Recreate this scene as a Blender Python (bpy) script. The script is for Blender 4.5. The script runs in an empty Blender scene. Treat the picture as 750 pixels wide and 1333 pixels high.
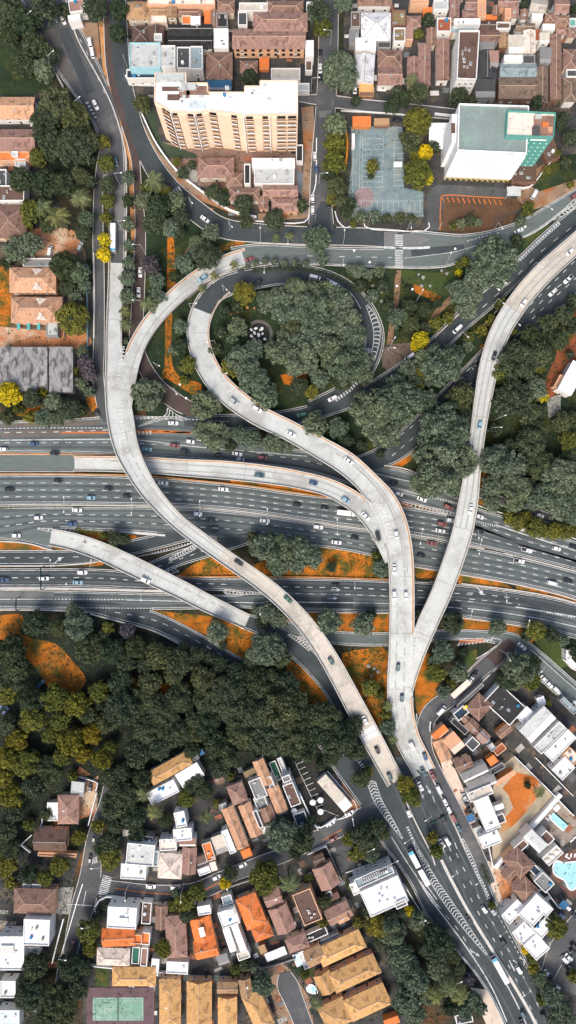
import bpy, bmesh, math, random
import numpy as np
from mathutils import Vector, Matrix
R = math.radians
rnd = random.Random(7)
sc = bpy.context.scene
COL = sc.collection

# ------------------------------------------------------------------ camera, sky, sun, exposure
S, H, CX, CY = 0.36, 320.0, 375.0, 666.5      # metres per photo pixel on the ground, camera height
cam_d = bpy.data.cameras.new('camera')
cam = bpy.data.objects.new('camera', cam_d); COL.objects.link(cam)
cam.location = (0, 0, H)
cam_d.sensor_fit = 'VERTICAL'; cam_d.angle = 2*math.atan(1333*S/2/H)
cam_d.clip_start = 1; cam_d.clip_end = 3000
sc.camera = cam
world = bpy.data.worlds.new("World"); sc.world = world; world.use_nodes = True
wn = world.node_tree.nodes; wl = world.node_tree.links
sky = wn.new('ShaderNodeTexSky'); sky.sky_type = 'NISHITA'; sky.sun_disc = False
SUN_EL, SUN_AZ = 52, 196          # compass azimuth, from +Y clockwise
sky.sun_elevation = R(SUN_EL); sky.sun_rotation = R(SUN_AZ)
sky.dust_density = 4.0; sky.air_density = 1.0; sky.ozone_density = 0.5
bg = wn['Background']; wl.new(sky.outputs[0], bg.inputs[0]); bg.inputs[1].default_value = 0.135
sd = bpy.data.lights.new('sun', 'SUN'); sd.energy = 1.5; sd.angle = R(28); sd.color = (1.0, 0.93, 0.84)
sun = bpy.data.objects.new('sun', sd); COL.objects.link(sun)
_d = Vector((math.sin(R(SUN_AZ))*math.cos(R(SUN_EL)), math.cos(R(SUN_AZ))*math.cos(R(SUN_EL)), math.sin(R(SUN_EL))))
sun.rotation_euler = _d.to_track_quat('Z', 'Y').to_euler(); sun.location = _d*400
sc.view_settings.view_transform = 'Standard'; sc.view_settings.look = 'None'
sc.view_settings.gamma = 1; sc.view_settings.use_curve_mapping = False
sc.view_settings.exposure = 0.62

# ------------------------------------------------------------------ helpers
def P(x, y, z=0.0):
    k = (H-z)/H
    return Vector(((x-CX)*S*k, (CY-y)*S*k, z))

class MB:
    def __init__(s): s.v = []; s.f = []; s.m = []
    def quadv(s, vs, mi=0):
        b = len(s.v); s.v += [tuple(q) for q in vs]; s.f.append(tuple(range(b, b+len(vs)))); s.m.append(mi)
    def box(s, c, size, rot=0.0, mi=0, taper=1.0):
        x, y, z = size[0]/2, size[1]/2, size[2]/2
        ca, sa = math.cos(rot), math.sin(rot); b = len(s.v)
        for dz in (-1, 1):
            t = taper if dz > 0 else 1
            for dx, dy in ((-1,-1),(1,-1),(1,1),(-1,1)):
                X, Y = dx*x*t, dy*y*t
                s.v.append((c[0]+X*ca-Y*sa, c[1]+X*sa+Y*ca, c[2]+dz*z))
        for q in ((0,3,2,1),(4,5,6,7),(0,1,5,4),(1,2,6,5),(2,3,7,6),(3,0,4,7)):
            s.f.append(tuple(b+i for i in q)); s.m.append(mi)
    def prism(s, pts, z0, z1, mi=0, top=True, bottom=True):
        n = len(pts); b = len(s.v)
        a = sum(pts[i][0]*pts[(i+1)%n][1]-pts[(i+1)%n][0]*pts[i][1] for i in range(n))
        if a < 0: pts = pts[::-1]
        s.v += [(p[0], p[1], z0) for p in pts]+[(p[0], p[1], z1) for p in pts]
        for i in range(n):
            j = (i+1) % n; s.f.append((b+i, b+j, b+n+j, b+n+i)); s.m.append(mi)
        if top: s.f.append(tuple(b+n+i for i in range(n))); s.m.append(mi)
        if bottom: s.f.append(tuple(b+i for i in reversed(range(n)))); s.m.append(mi)
    def cyl(s, p0, p1, r0, r1=None, n=8, mi=0, caps=True):
        p0 = Vector(p0); p1 = Vector(p1); r1 = r0 if r1 is None else r1
        d = (p1-p0).normalized(); u = d.orthogonal().normalized(); w = d.cross(u); b = len(s.v)
        for p, r in ((p0, r0), (p1, r1)):
            for i in range(n):
                a = 2*math.pi*i/n; s.v.append(tuple(p+u*math.cos(a)*r+w*math.sin(a)*r))
        for i in range(n):
            j = (i+1) % n; s.f.append((b+i, b+j, b+n+j, b+n+i)); s.m.append(mi)
        if caps:
            s.f.append(tuple(b+i for i in reversed(range(n)))); s.f.append(tuple(b+n+i for i in range(n))); s.m += [mi, mi]
    def strip(s, A, B, mi=0):
        b = len(s.v)
        for p, q in zip(A, B): s.v += [tuple(p), tuple(q)]
        for i in range(len(A)-1):
            s.f.append((b+2*i, b+2*i+1, b+2*i+3, b+2*i+2)); s.m.append(mi)
    def wallstrip(s, pts, w, z0, z1, mi=0):
        """continuous low wall along 3-D points (z of point + z0..z1)"""
        A, B = offset_pts(pts, w/2)
        b = len(s.v); n = len(pts)
        for i in range(n):
            a, c, z = A[i], B[i], pts[i][2]
            s.v += [(a[0], a[1], z+z0), (c[0], c[1], z+z0), (c[0], c[1], z+z1), (a[0], a[1], z+z1)]
        for i in range(n-1):
            k = b+4*i
            for e in range(4):
                f = (e+1) % 4; s.f.append((k+e, k+f, k+4+f, k+4+e)); s.m.append(mi)
        s.f.append((b+3, b+2, b+1, b)); k = b+4*(n-1); s.f.append((k, k+1, k+2, k+3)); s.m += [mi, mi]
    def build(s, name, mats, parent=None, smooth=False):
        me = bpy.data.meshes.new(name); me.from_pydata(s.v, [], s.f)
        if not isinstance(mats, (list, tuple)): mats = [mats]
        for m in mats: me.materials.append(m)
        if len(mats) > 1: me.polygons.foreach_set('material_index', s.m)
        if smooth: me.polygons.foreach_set('use_smooth', [True]*len(s.f))
        me.update()
        o = bpy.data.objects.new(name, me); COL.objects.link(o)
        if parent: o.parent = parent
        return o

def offset_pts(pts, o):
    A, B = [], []; n = len(pts)
    for i in range(n):
        p = pts[max(0, i-1)]; q = pts[min(n-1, i+1)]
        dx, dy = q[0]-p[0], q[1]-p[1]; l = math.hypot(dx, dy) or 1
        nx, ny = -dy/l*o, dx/l*o
        A.append((pts[i][0]+nx, pts[i][1]+ny)); B.append((pts[i][0]-nx, pts[i][1]-ny))
    return A, B

def spline(pts, step=4.0):
    """Catmull-Rom through tuples (x,y,...) resampled about every `step` pixels"""
    pts = [tuple(map(float, p)) for p in pts]; n = len(pts); out = []
    if n == 2:
        L = math.hypot(pts[1][0]-pts[0][0], pts[1][1]-pts[0][1]); m = max(1, int(L/step))
        return [tuple(a+(b-a)*i/m for a, b in zip(*pts)) for i in range(m+1)]
    for i in range(n-1):
        p0, p1, p2, p3 = pts[max(0, i-1)], pts[i], pts[i+1], pts[min(n-1, i+2)]
        L = math.hypot(p2[0]-p1[0], p2[1]-p1[1]); m = max(1, int(L/step))
        for k in range(m):
            t = k/m; t2, t3 = t*t, t*t*t
            out.append(tuple(0.5*(2*b+(c-a)*t+(2*a-5*b+4*c-d)*t2+(3*b-a-3*c+d)*t3) for a, b, c, d in zip(p0, p1, p2, p3)))
    out.append(pts[-1]); return out

def inpoly(x, y, poly):
    c = False; n = len(poly); j = n-1
    for i in range(n):
        xi, yi = poly[i][0], poly[i][1]; xj, yj = poly[j][0], poly[j][1]
        if (yi > y) != (yj > y) and x < (xj-xi)*(y-yi)/(yj-yi)+xi: c = not c
        j = i
    return c

def empty(name, loc, rz=0.0, scale=None):
    o = bpy.data.objects.new(name, None); COL.objects.link(o); o.location = loc; o.rotation_euler = (0, 0, rz)
    o.empty_display_size = 0.5
    if scale is not None: o.scale = (scale,)*3 if not isinstance(scale, tuple) else scale
    return o

REG = []
def reg(o, desc, cat, px, py, group=None, place=True):
    o['category'] = cat
    if group: o['group'] = group
    if place: REG.append((o, desc, px, py))
    else: o['label'] = desc
    return o
KIDS = {}
def copy_tree(o, parent=None):
    c = o.copy(); COL.objects.link(c)
    if parent: c.parent = parent
    if o.name not in KIDS: KIDS[o.name] = list(o.children)
    for ch in KIDS[o.name]: copy_tree(ch, c)
    return c
def struct(o): o['kind'] = 'structure'; return o

# ------------------------------------------------------------------ materials
def new_mat(name, rough=0.85, metal=0.0, spec=0.3):
    m = bpy.data.materials.new(name); m.use_nodes = True; nt = m.node_tree
    b = nt.nodes['Principled BSDF']; b.inputs['Roughness'].default_value = rough
    b.inputs['Metallic'].default_value = metal; b.inputs['Specular IOR Level'].default_value = spec
    return m, nt, b
def node(nt, t, **kw):
    n = nt.nodes.new(t)
    for k, v in kw.items():
        if k.startswith('_'): setattr(n, k[1:], v)
        else: n.inputs[k].default_value = v
    return n
def coords(nt, space='world', scale=(1,1,1)):
    if space == 'world':
        g = node(nt, 'ShaderNodeNewGeometry'); src = g.outputs['Position']
    else:
        g = node(nt, 'ShaderNodeTexCoord'); src = g.outputs['Object']
    mp = node(nt, 'ShaderNodeMapping'); mp.inputs['Scale'].default_value = scale
    nt.links.new(src, mp.inputs['Vector']); return mp.outputs['Vector']
def noise(nt, vec, scale, detail=4, rough=0.6):
    n = node(nt, 'ShaderNodeTexNoise', Scale=scale, Detail=detail, Roughness=rough)
    nt.links.new(vec, n.inputs['Vector']); return n.outputs['Fac']
def ramp(nt, fac, stops):
    r = nt.nodes.new('ShaderNodeValToRGB'); cr = r.color_ramp
    while len(cr.elements) < len(stops): cr.elements.new(0.5)
    for e, (p, c) in zip(cr.elements, stops): e.position = p; e.color = tuple(c)+(1,)
    nt.links.new(fac, r.inputs[0]); return r.outputs[0]
def mix(nt, fac, a, b, mode='MIX'):
    n = nt.nodes.new('ShaderNodeMix'); n.data_type = 'RGBA'; n.blend_type = mode
    for sock, val in ((n.inputs[0], fac), (n.inputs[6], a), (n.inputs[7], b)):
        if isinstance(val, (int, float)): sock.default_value = val
        elif isinstance(val, tuple): sock.default_value = val+(1,)
        else: nt.links.new(val, sock)
    return n.outputs[2]
def shade(c, k): return tuple(min(1, q*k) for q in c)
MATS = {}
def surf(name, col, var=0.25, scale=0.15, fine=1.2, rough=0.85, space='world', sx=(1,1,1), stain=None, bump=0.0, objvar=0.0, metal=0.0, spec=0.25, speck=None):
    """general weathered surface: broad tone noise x fine grain, optional stain colour in blotches, optional per-object tone"""
    if name in MATS: return MATS[name]
    m, nt, b = new_mat(name, rough, metal, spec)
    v = coords(nt, space, sx)
    f1 = noise(nt, v, scale, 5, 0.65); f2 = noise(nt, v, fine, 3, 0.7)
    c = ramp(nt, f1, [(0.25, shade(col, 1-var)), (0.75, shade(col, 1+var))])
    g = ramp(nt, f2, [(0.25, (1-var*0.8,)*3), (0.75, (1+var*0.5,)*3)])
    c = mix(nt, 1.0, c, g, 'MULTIPLY')
    if stain:
        scol, amt, ssc = stain
        s = noise(nt, v, ssc, 6, 0.7)
        sf = ramp(nt, s, [(0.62-amt*0.25, (0,0,0)), (0.72-amt*0.2, (1,1,1))])
        c = mix(nt, sf, c, scol)
    if speck:
        scol, ssc, th = speck
        vo = node(nt, 'ShaderNodeTexVoronoi', Scale=ssc); nt.links.new(v, vo.inputs['Vector'])
        sf = ramp(nt, vo.outputs['Distance'], [(th, (1,1,1)), (th+0.05, (0,0,0))])
        c = mix(nt, sf, c, scol)
    if objvar:
        oi = node(nt, 'ShaderNodeObjectInfo')
        g2 = ramp(nt, oi.outputs['Random'], [(0, (1-objvar, 1-objvar, 1-objvar*0.9)), (1, (1+objvar, 1+objvar*0.9, 1+objvar*0.8))])
        c = mix(nt, 1.0, c, g2, 'MULTIPLY')
    nt.links.new(c, b.inputs['Base Color'])
    if bump:
        bp = node(nt, 'ShaderNodeBump', Strength=bump, Distance=0.3); nt.links.new(f2, bp.inputs['Height'])
        nt.links.new(bp.outputs[0], b.inputs['Normal'])
    MATS[name] = m; return m

ground_m = None
def make_ground():
    m, nt, b = new_mat('yard_ground', 0.95)
    v = coords(nt)
    f = noise(nt, v, 0.035, 6, 0.65); f2 = noise(nt, v, 0.5, 4, 0.7)
    c = ramp(nt, f, [(0.30, (0.012, 0.020, 0.012)), (0.45, (0.022, 0.030, 0.016)), (0.56, (0.055, 0.043, 0.026)), (0.70, (0.19, 0.075, 0.022))])
    g = ramp(nt, f2, [(0.3, (0.6,)*3), (0.7, (1.35,)*3)])
    nt.links.new(mix(nt, 1.0, c, g, 'MULTIPLY'), b.inputs['Base Color']); return m
M_ground = make_ground()
M_grass = surf('park_grass', (0.022, 0.040, 0.018), 0.45, 0.08, 1.5, 0.95, stain=((0.06, 0.065, 0.015), 0.5, 0.06))
M_lawn = surf('lawn', (0.05, 0.075, 0.02), 0.4, 0.12, 1.4, 0.95, stain=((0.14, 0.10, 0.02), 0.3, 0.1))
M_soil = surf('orange_soil', (0.48, 0.150, 0.016), 0.5, 0.10, 1.1, 0.95, stain=((0.10, 0.085, 0.016), 0.62, 0.14), speck=((0.07, 0.07, 0.02), 0.3, 0.12))
M_soil2 = surf('pale_soil', (0.46, 0.19, 0.08), 0.35, 0.09, 1.0, 0.95, stain=((0.55, 0.42, 0.30), 0.4, 0.05))
M_path = surf('brick_path', (0.30, 0.13, 0.06), 0.25, 0.3, 2.0, 0.9)
M_paving = surf('paving', (0.30, 0.25, 0.20), 0.25, 0.2, 1.6, 0.9, stain=((0.16, 0.08, 0.04), 0.3, 0.15))
M_walk = surf('sidewalk', (0.30, 0.20, 0.13), 0.3, 0.15, 1.5, 0.9, stain=((0.33, 0.11, 0.03), 0.4, 0.08))
M_walkpale = surf('pale_sidewalk', (0.62, 0.50, 0.40), 0.15, 0.2, 1.5, 0.9)
M_yard = surf('grey_yard', (0.055, 0.055, 0.055), 0.35, 0.1, 1.3, 0.9, stain=((0.13, 0.10, 0.07), 0.4, 0.12))
M_asp = surf('asphalt', (0.136, 0.162, 0.153), 0.22, 0.05, 0.9, 0.9, sx=(0.25, 1.6, 1), stain=((0.085, 0.10, 0.105), 0.4, 0.05))
M_aspd = surf('dark_asphalt', (0.054, 0.066, 0.070), 0.22, 0.06, 0.8, 0.9, stain=((0.082, 0.092, 0.098), 0.35, 0.05))
M_asps = surf('street_asphalt', (0.088, 0.092, 0.096), 0.24, 0.06, 0.9, 0.9, stain=((0.15, 0.145, 0.135), 0.35, 0.04))
M_aspb = surf('brown_asphalt', (0.085, 0.062, 0.055), 0.25, 0.1, 1.2, 0.9)
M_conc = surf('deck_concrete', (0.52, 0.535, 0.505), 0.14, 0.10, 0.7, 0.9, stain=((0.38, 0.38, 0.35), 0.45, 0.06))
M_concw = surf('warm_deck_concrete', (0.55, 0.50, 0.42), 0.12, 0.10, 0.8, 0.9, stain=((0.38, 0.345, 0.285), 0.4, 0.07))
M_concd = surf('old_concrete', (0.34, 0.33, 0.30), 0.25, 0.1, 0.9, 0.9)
M_par = surf('parapet_concrete', (0.55, 0.53, 0.48), 0.15, 0.3, 1.5, 0.9)
M_rust = surf('rusty_edge', (0.50, 0.24, 0.09), 0.3, 0.2, 1.2, 0.9)
M_kerb = surf('kerb_stone', (0.62, 0.60, 0.56), 0.2, 0.3, 1.5, 0.9)
M_paint = surf('road_paint', (0.60, 0.61, 0.60), 0.25, 0.1, 2.5, 0.8, stain=((0.27, 0.28, 0.28), 0.42, 0.5))
M_paintw = surf('worn_road_paint', (0.66, 0.65, 0.60), 0.25, 0.3, 1.0, 0.8)
M_painto = surf('orange_road_paint', (0.55, 0.17, 0.05), 0.2, 0.3, 2.0, 0.8)
M_white = surf('white_render', (0.86, 0.86, 0.85), 0.05, 0.2, 1.2, 0.8, space='object', stain=((0.62, 0.61, 0.58), 0.22, 0.35))
M_metal = surf('galvanised_metal', (0.62, 0.63, 0.62), 0.1, 0.5, 2, 0.5, metal=0.3)
M_dark = surf('dark_metal', (0.03, 0.032, 0.035), 0.1, 0.5, 2, 0.5)
M_rubber = surf('rubber', (0.02, 0.02, 0.02), 0.1, 1, 3, 0.8)
def glassy(name, col, rough=0.12):
    m, nt, b = new_mat(name, rough, 0.0, 0.6); b.inputs['Base Color'].default_value = tuple(col)+(1,); return m
M_glass = glassy('window_glass', (0.018, 0.024, 0.03))
M_water = glassy('pool_water', (0.34, 0.64, 0.68), 0.05)
M_waterd = glassy('deep_pool_water', (0.03, 0.42, 0.55), 0.05)
M_lamp = glassy('lamp_glass', (0.85, 0.85, 0.82), 0.3)
# ------------------------------------------------------------------ ground sheet and verges
g = MB(); g.quadv([(-1500,-1500,0),(1500,-1500,0),(1500,1500,0),(-1500,1500,0)]); struct(g.build('ground', M_ground))
_vz = [0.004]
def area(name, pts, mat, z=None, smooth=True):
    if z is None: _vz[0] += 0.0012; z = _vz[0]
    if smooth: pts = [p[:2] for p in spline(list(pts)+[pts[0]], 8)][:-1]
    b = MB(); v = [P(x, y, z) for x, y in pts]
    a = sum(v[i].x*v[(i+1)%len(v)].y-v[(i+1)%len(v)].x*v[i].y for i in range(len(v)))
    if a < 0: v = v[::-1]
    b.quadv(v); return struct(b.build(name, mat))
# urban ground (yards) in the built-up blocks
for pts in ([(158,0),(412,0),(412,290),(330,290),(262,255),(205,200),(180,150)], [(448,0),(760,0),(760,240),(690,275),(560,298),(436,296),(446,140)],
            [(0,100),(60,120),(50,200),(90,300),(120,360),(120,520),(0,520),(-60,400),(-60,100)], [(84,0),(150,0),(165,160),(130,110)],
            [(560,925),(640,870),(760,925),(760,1345),(705,1300),(660,1200),(625,1110),(580,1000)],
            [(140,1085),(260,985),(330,975),(430,985),(455,1015),(440,1075),(270,1150),(130,1155)],
            [(120,1172),(270,1160),(440,1085),(500,1095),(560,1210),(520,1200),(540,1345),(110,1345),(100,1240)],
            [(-60,1040),(110,1020),(105,1110),(80,1200),(30,1345),(-60,1345)]):
    area('yard', pts, M_yard, smooth=False)
# park and wood floors
area('park_grass', [(190,235),(260,265),(330,308),(500,345),(620,340),(700,290),(760,250),(760,720),(620,670),(480,590),(300,545),(190,545),(190,400)], M_grass, smooth=False)
area('wood_floor', [(0,815),(110,800),(230,835),(330,890),(450,960),(470,1010),(380,1005),(300,1010),(230,985),(140,1060),(120,1110),(0,1110),(-60,1000),(-60,820)], surf('wood_floor', (0.016,0.022,0.014), 0.4, 0.1, 1.5), smooth=False)
area('lawn', [(0,60),(45,62),(70,95),(55,120),(0,122)], M_grass)
for pts in ([(-8,803),(28,800),(36,828),(72,838),(96,862),(112,885),(96,903),(70,903),(45,868),(18,842),(-8,832)],
            [(228,750),(283,722),(330,748),(300,751)], [(195,794),(250,800),(300,806),(352,838),(345,862),(312,855),(270,828)],
            [(408,715),(440,712),(492,722),(500,752),(420,753),(330,752),(330,735)], [(450,795),(540,797),(545,824),(450,825),(385,818),(365,800)],
            [(540,736),(570,737),(573,751),(540,751)], [(600,745),(640,752),(672,772),(598,761)], [(672,760),(715,772),(760,785),(760,800),(715,781),(672,771)],
            [(594,803),(640,806),(680,812),(690,832),(660,830),(596,820)], [(370,858),(390,865),(410,888),(428,915),(405,915),(380,890)],
            [(415,842),(430,850),(450,890),(472,925),(485,950),(462,930),(440,890)], [(445,850),(475,845),(505,850),(505,935),(488,950),(470,910),(450,880)],
            [(540,890),(556,850),(570,870),(572,905),(545,930)], [(170,880),(200,890),(250,888),(250,900),(205,905),(165,895)], [(205,905),(235,900),(245,915),(230,920)],
            [(0,700),(25,703),(60,711),(70,716),(0,716)], [(100,691),(150,690),(180,700),(150,706),(128,703)], [(60,705),(130,720),(135,735),(100,733)],
            [(300,622),(360,628),(410,638),(428,648),(380,643),(300,632)], [(520,652),(560,658),(592,670),(560,668),(522,662)],
            [(385,590),(440,600),(470,612),(440,610),(400,600)], [(500,608),(530,580),(545,570),(545,590),(515,612)], [(610,640),(640,590),(640,640),(625,660)],
            [(215,395),(224,395),(226,480),(262,500),(255,515),(215,492),(205,497),(214,478)], [(455,495),(500,500),(478,518)], [(365,488),(400,485),(398,500),(370,500)],
            [(218,308),(226,308),(228,380),(218,382)], [(285,320),(325,308),(325,314),(288,327)], [(112,520),(133,490),(136,525),(120,536)],
            [(540,360),(585,375),(565,388),(540,380)], [(560,60+330),(575,385),(570,395)], [(625,450),(660,440),(640,500),(620,490)],
            [(735,415),(760,400),(760,440),(725,470)], [(715,825),(740,830),(720,862),(708,850)], [(672,815),(700,830),(690,838)],
            [(168,560),(250,560),(250,569),(168,568)], [(17,530),(60,525),(95,530),(60,540),(20,541)]):
    area('bare_soil', pts, M_soil)
area('orange_yard', [(-20,325),(100,300),(112,330),(112,445),(-20,460)], surf('worn_yard', (0.13,0.095,0.065), .3, .1, 1.2), smooth=False)
area('bare_soil', [(0,345),(16,350),(16,430),(40,440),(0,445),(-20,400)], M_soil)
area('pale_soil', [(0,425),(60,430),(100,428),(120,445),(95,455),(0,452),(-20,440)], M_soil2)
area('pale_soil', [(30,300),(60,297),(95,300),(105,325),(75,340),(40,330)], M_soil2)
area('lawn', [(520,350),(570,355),(600,350),(585,385),(545,372),(525,365)], M_lawn)
area('lawn', [(680,325),(715,293),(690,303)], M_lawn)
area('lawn', [(605,850),(620,845),(622,858),(612,870),(605,872)], M_lawn)
area('lawn', [(125,1258),(142,1258),(141,1284),(123,1284)], M_lawn, smooth=False)
area('lawn', [(690,820),(740,828),(752,850),(730,870),(700,840)], M_lawn)
area('park_grass', [(375,1258),(392,1242),(412,1268),(398,1278)], M_grass, smooth=False)
# special ground areas
for nm, pts, mt in (('paving', [(208,185),(260,190),(390,195),(395,240),(330,250),(240,240)], surf('pink_paving', (0.24,0.155,0.125), .25, .2, 1.5)), ('lawn', [(186,148),(200,140),(210,185),(255,200),(258,206),(212,206),(196,185)], surf('garden_green', (0.05,0.075,0.045), .4, .2, 1.5)), ('driveway', [(222,222),(256,214),(258,238),(240,236)], M_concd), ('driveway', [(386,225),(404,225),(404,262),(388,250)], surf('slate_drive', (0.17,0.20,0.22), .2, .2, 1.5)), ('brick_strip', [(392,140),(408,138),(410,180),(406,262),(400,284),(336,288),(336,278),(392,275),(396,200)], M_walk), ('park_path', [(515,352),(523,352),(519,395),(513,430),(510,455),(503,455),(506,425),(512,395)], surf('beige_path', (0.27,0.16,0.09), .25, .3, 2)), ('park_path', [(588,383),(592,390),(573,408),(556,432),(550,430),(566,404)], surf('beige_path', (0.27,0.16,0.09), .25, .3, 2)), ('park_path', [(496,455),(505,448),(538,446),(540,453),(526,475),(512,487),(498,478)], surf('plaza_paving', (0.15,0.11,0.085), .25, .3, 2)), ('park_path', [(248,316),(252,322),(236,350),(230,346)], surf('beige_path', (0.27,0.16,0.09), .25, .3, 2)), ('brick_strip', [(171,138),(180,148),(205,196),(232,228),(262,252),(332,282),(333,290),(258,260),(225,234),(198,200),(165,145)], M_walk),
            ('parking_ground', [(575,252),(606,252),(656,256),(692,262),(640,296),(600,301),(573,300)], surf('brown_parking', (0.12,0.065,0.035), 0.3, 0.1, 1.2, stain=((0.06,0.05,0.045),0.4,0.06))),
            ('driveway', [(570,240),(665,245),(665,258),(580,256),(572,300),(556,300),(556,250)], M_asps),
            ('brick_strip', [(666,243),(712,210),(728,205),(735,212),(690,240),(760,222),(760,244),(712,268),(684,256)], M_walk),
            ('bare_soil', [(668,248),(712,248),(710,268),(690,275),(676,262)], M_walk),
            ('lawn', [(690,240),(722,205),(750,200),(755,232),(700,250)], M_grass),
            ('brick_strip', [(708,500),(725,460),(760,425),(760,455),(735,485),(722,515),(712,520)], surf('terracotta_paving', (0.25,0.075,0.03), 0.25, 0.2, 1.5)),
            ('driveway', [(712,520),(730,512),(730,535),(714,545)], M_concd),
            ('parking_ground', [(380,990),(408,982),(455,1055),(412,1075),(385,1028)], surf('black_lot', (0.030,0.028,0.028), 0.3, 0.1, 1.2, stain=((0.07,0.06,0.05),0.3,0.08))),
            ('sidewalk', [(443,1000),(452,1015),(478,1058),(470,1070),(452,1066)], M_path),
            ('parking_ground', [(700,1235),(760,1180),(760,1300),(720,1285),(700,1262)], M_asps),
            ('driveway', [(700,1000),(712,985),(755,1040),(745,1050),(690,990)], M_yard), ('alley', [(676,948),(684,940),(752,1012),(745,1020)], M_asps),
            ('lot_soil', [(668,985),(742,1058),(642,1126),(640,1090),(655,1060),(640,1030),(650,1000)], surf('sandy_lot', (0.42,0.35,0.25), 0.25, 0.06, 0.8, stain=((0.30,0.26,0.17),0.42,0.07))),
            ('orange_earth', [(672,1005),(700,1012),(704,1030),(690,1052),(668,1075),(652,1085),(655,1068),(668,1052),(662,1035),(654,1026)], surf('lot_earth', (0.50,0.15,0.03), .3, .08, .8, stain=((0.46,0.28,0.14), .45, .07))),
            ('terrace', [(722,1042),(760,1070),(760,1082),(732,1102),(700,1075)], M_paving), ('terrace', [(720,1118),(760,1100),(760,1160),(742,1170),(718,1140)], surf('brown_deck', (0.16,0.085,0.06), 0.2, 0.2, 1.5)),
            ('courtyard', [(432,1105),(451,1098),(466,1133),(446,1143)], M_asps), ('cul_de_sac_walk', [(348,1260),(366,1252),(378,1262),(404,1300),(410,1345),(368,1345),(352,1290)], M_walk),
            ('patio', [(70,1040),(80,1035),(128,1010),(126,1060),(70,1075)], M_soil2), ('brick_strip', [(122,1058),(131,1060),(118,1112),(108,1110)], surf('red_paving', (0.30,0.08,0.035), 0.25, 0.2, 1.5)),
            ('driveway', [(74,1155),(96,1155),(90,1190),(72,1190)], M_concd), ('patio', [(0,1198),(22,1200),(16,1218),(0,1218)], M_paving),
            ('pavement', [(632,1120),(640,1122),(668,1190),(704,1260),(712,1275),(700,1270),(668,1215),(640,1155),(626,1110)], M_walkpale), ('pavement', [(640,1125),(662,1110),(690,1190),(676,1215),(655,1175)], M_soil2),
            ('pavement', [(612,1285),(640,1290),(664,1333),(668,1350),(640,1350)], M_walkpale), ('sidewalk', [(560,935),(566,940),(592,1000),(635,1100),(628,1105),(578,1010)], M_walkpale),
            ('terrace', [(238,1268),(310,1270),(310,1278),(238,1277)], surf('green_terrace', (0.10,0.14,0.13), 0.2, 0.2, 1.5)), ('traffic_island', [(100,42),(108,55),(124,80),(131,75),(127,30),(96,28)], M_walk),
            ('brick_strip', [(84,20),(95,28),(152,150),(168,195),(162,198),(140,128)], M_walk), ('brick_strip', [(128,25),(136,26),(140,90),(158,160),(173,205),(176,320),(171,330),(168,210),(134,90)], M_rust),
            ('bare_soil', [(94,1010),(104,998),(118,1008),(96,1018)], M_soil2)):
    area(nm, pts, mt, smooth=False)

# small patches of yard paving, steps and bare earth between the houses (none overlap)
_q = random.Random(11); _pp = []
_pc = [surf('yard_pale', (0.36,0.34,0.31), .25, .3, 1.5), surf('yard_brown', (0.16,0.10,0.07), .3, .3, 1.5), surf('yard_red', (0.30,0.12,0.07), .3, .3, 1.5), surf('yard_white', (0.62,0.60,0.56), .2, .3, 1.5), surf('yard_dark', (0.03,0.032,0.034), .3, .3, 1.5), surf('yard_slate', (0.16,0.18,0.19), .25, .3, 1.5)]
_pb = [MB() for _ in _pc]
for zx0, zy0, zx1, zy1, a0, cnt in ((165,0,405,130,0,55), (450,0,750,125,0,80), (240,195,400,285,0,18), (0,120,55,300,0,12), (570,930,745,1245,42,90), (165,1080,300,1140,0,22), (265,1000,400,1110,22,30), (125,1172,260,1290,0,35), (260,1165,500,1330,22,80), (0,1140,75,1333,0,20), (385,1095,470,1230,23,24), (190,1265,370,1333,0,14)):
    for _ in range(cnt*3):
        if cnt <= 0: break
        x, y, w, d_ = _q.uniform(zx0, zx1), _q.uniform(zy0, zy1), _q.uniform(4, 13), _q.uniform(3, 9); rr = max(w, d_)*.6
        if inpoly(x, y, [(660,980),(750,1058),(642,1130),(636,1090),(650,1060),(636,1030)]): continue
        if any((x-p[0])**2+(y-p[1])**2 < (rr+p[2])**2 for p in _pp): continue
        _pp.append((x, y, rr)); cnt -= 1; an = R(a0+_q.uniform(-4, 4)); ca, sa = math.cos(an), math.sin(an)
        _q.choice(_pb).quadv([P(x+dx*w/2*ca+dy*d_/2*sa, y-dx*w/2*sa+dy*d_/2*ca, .19) for dx, dy in ((-1, 1), (1, 1), (1, -1), (-1, -1))])
for _b, _m in zip(_pb, _pc):
    if _b.f: struct(_b.build('yard_paving', _m))

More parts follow.
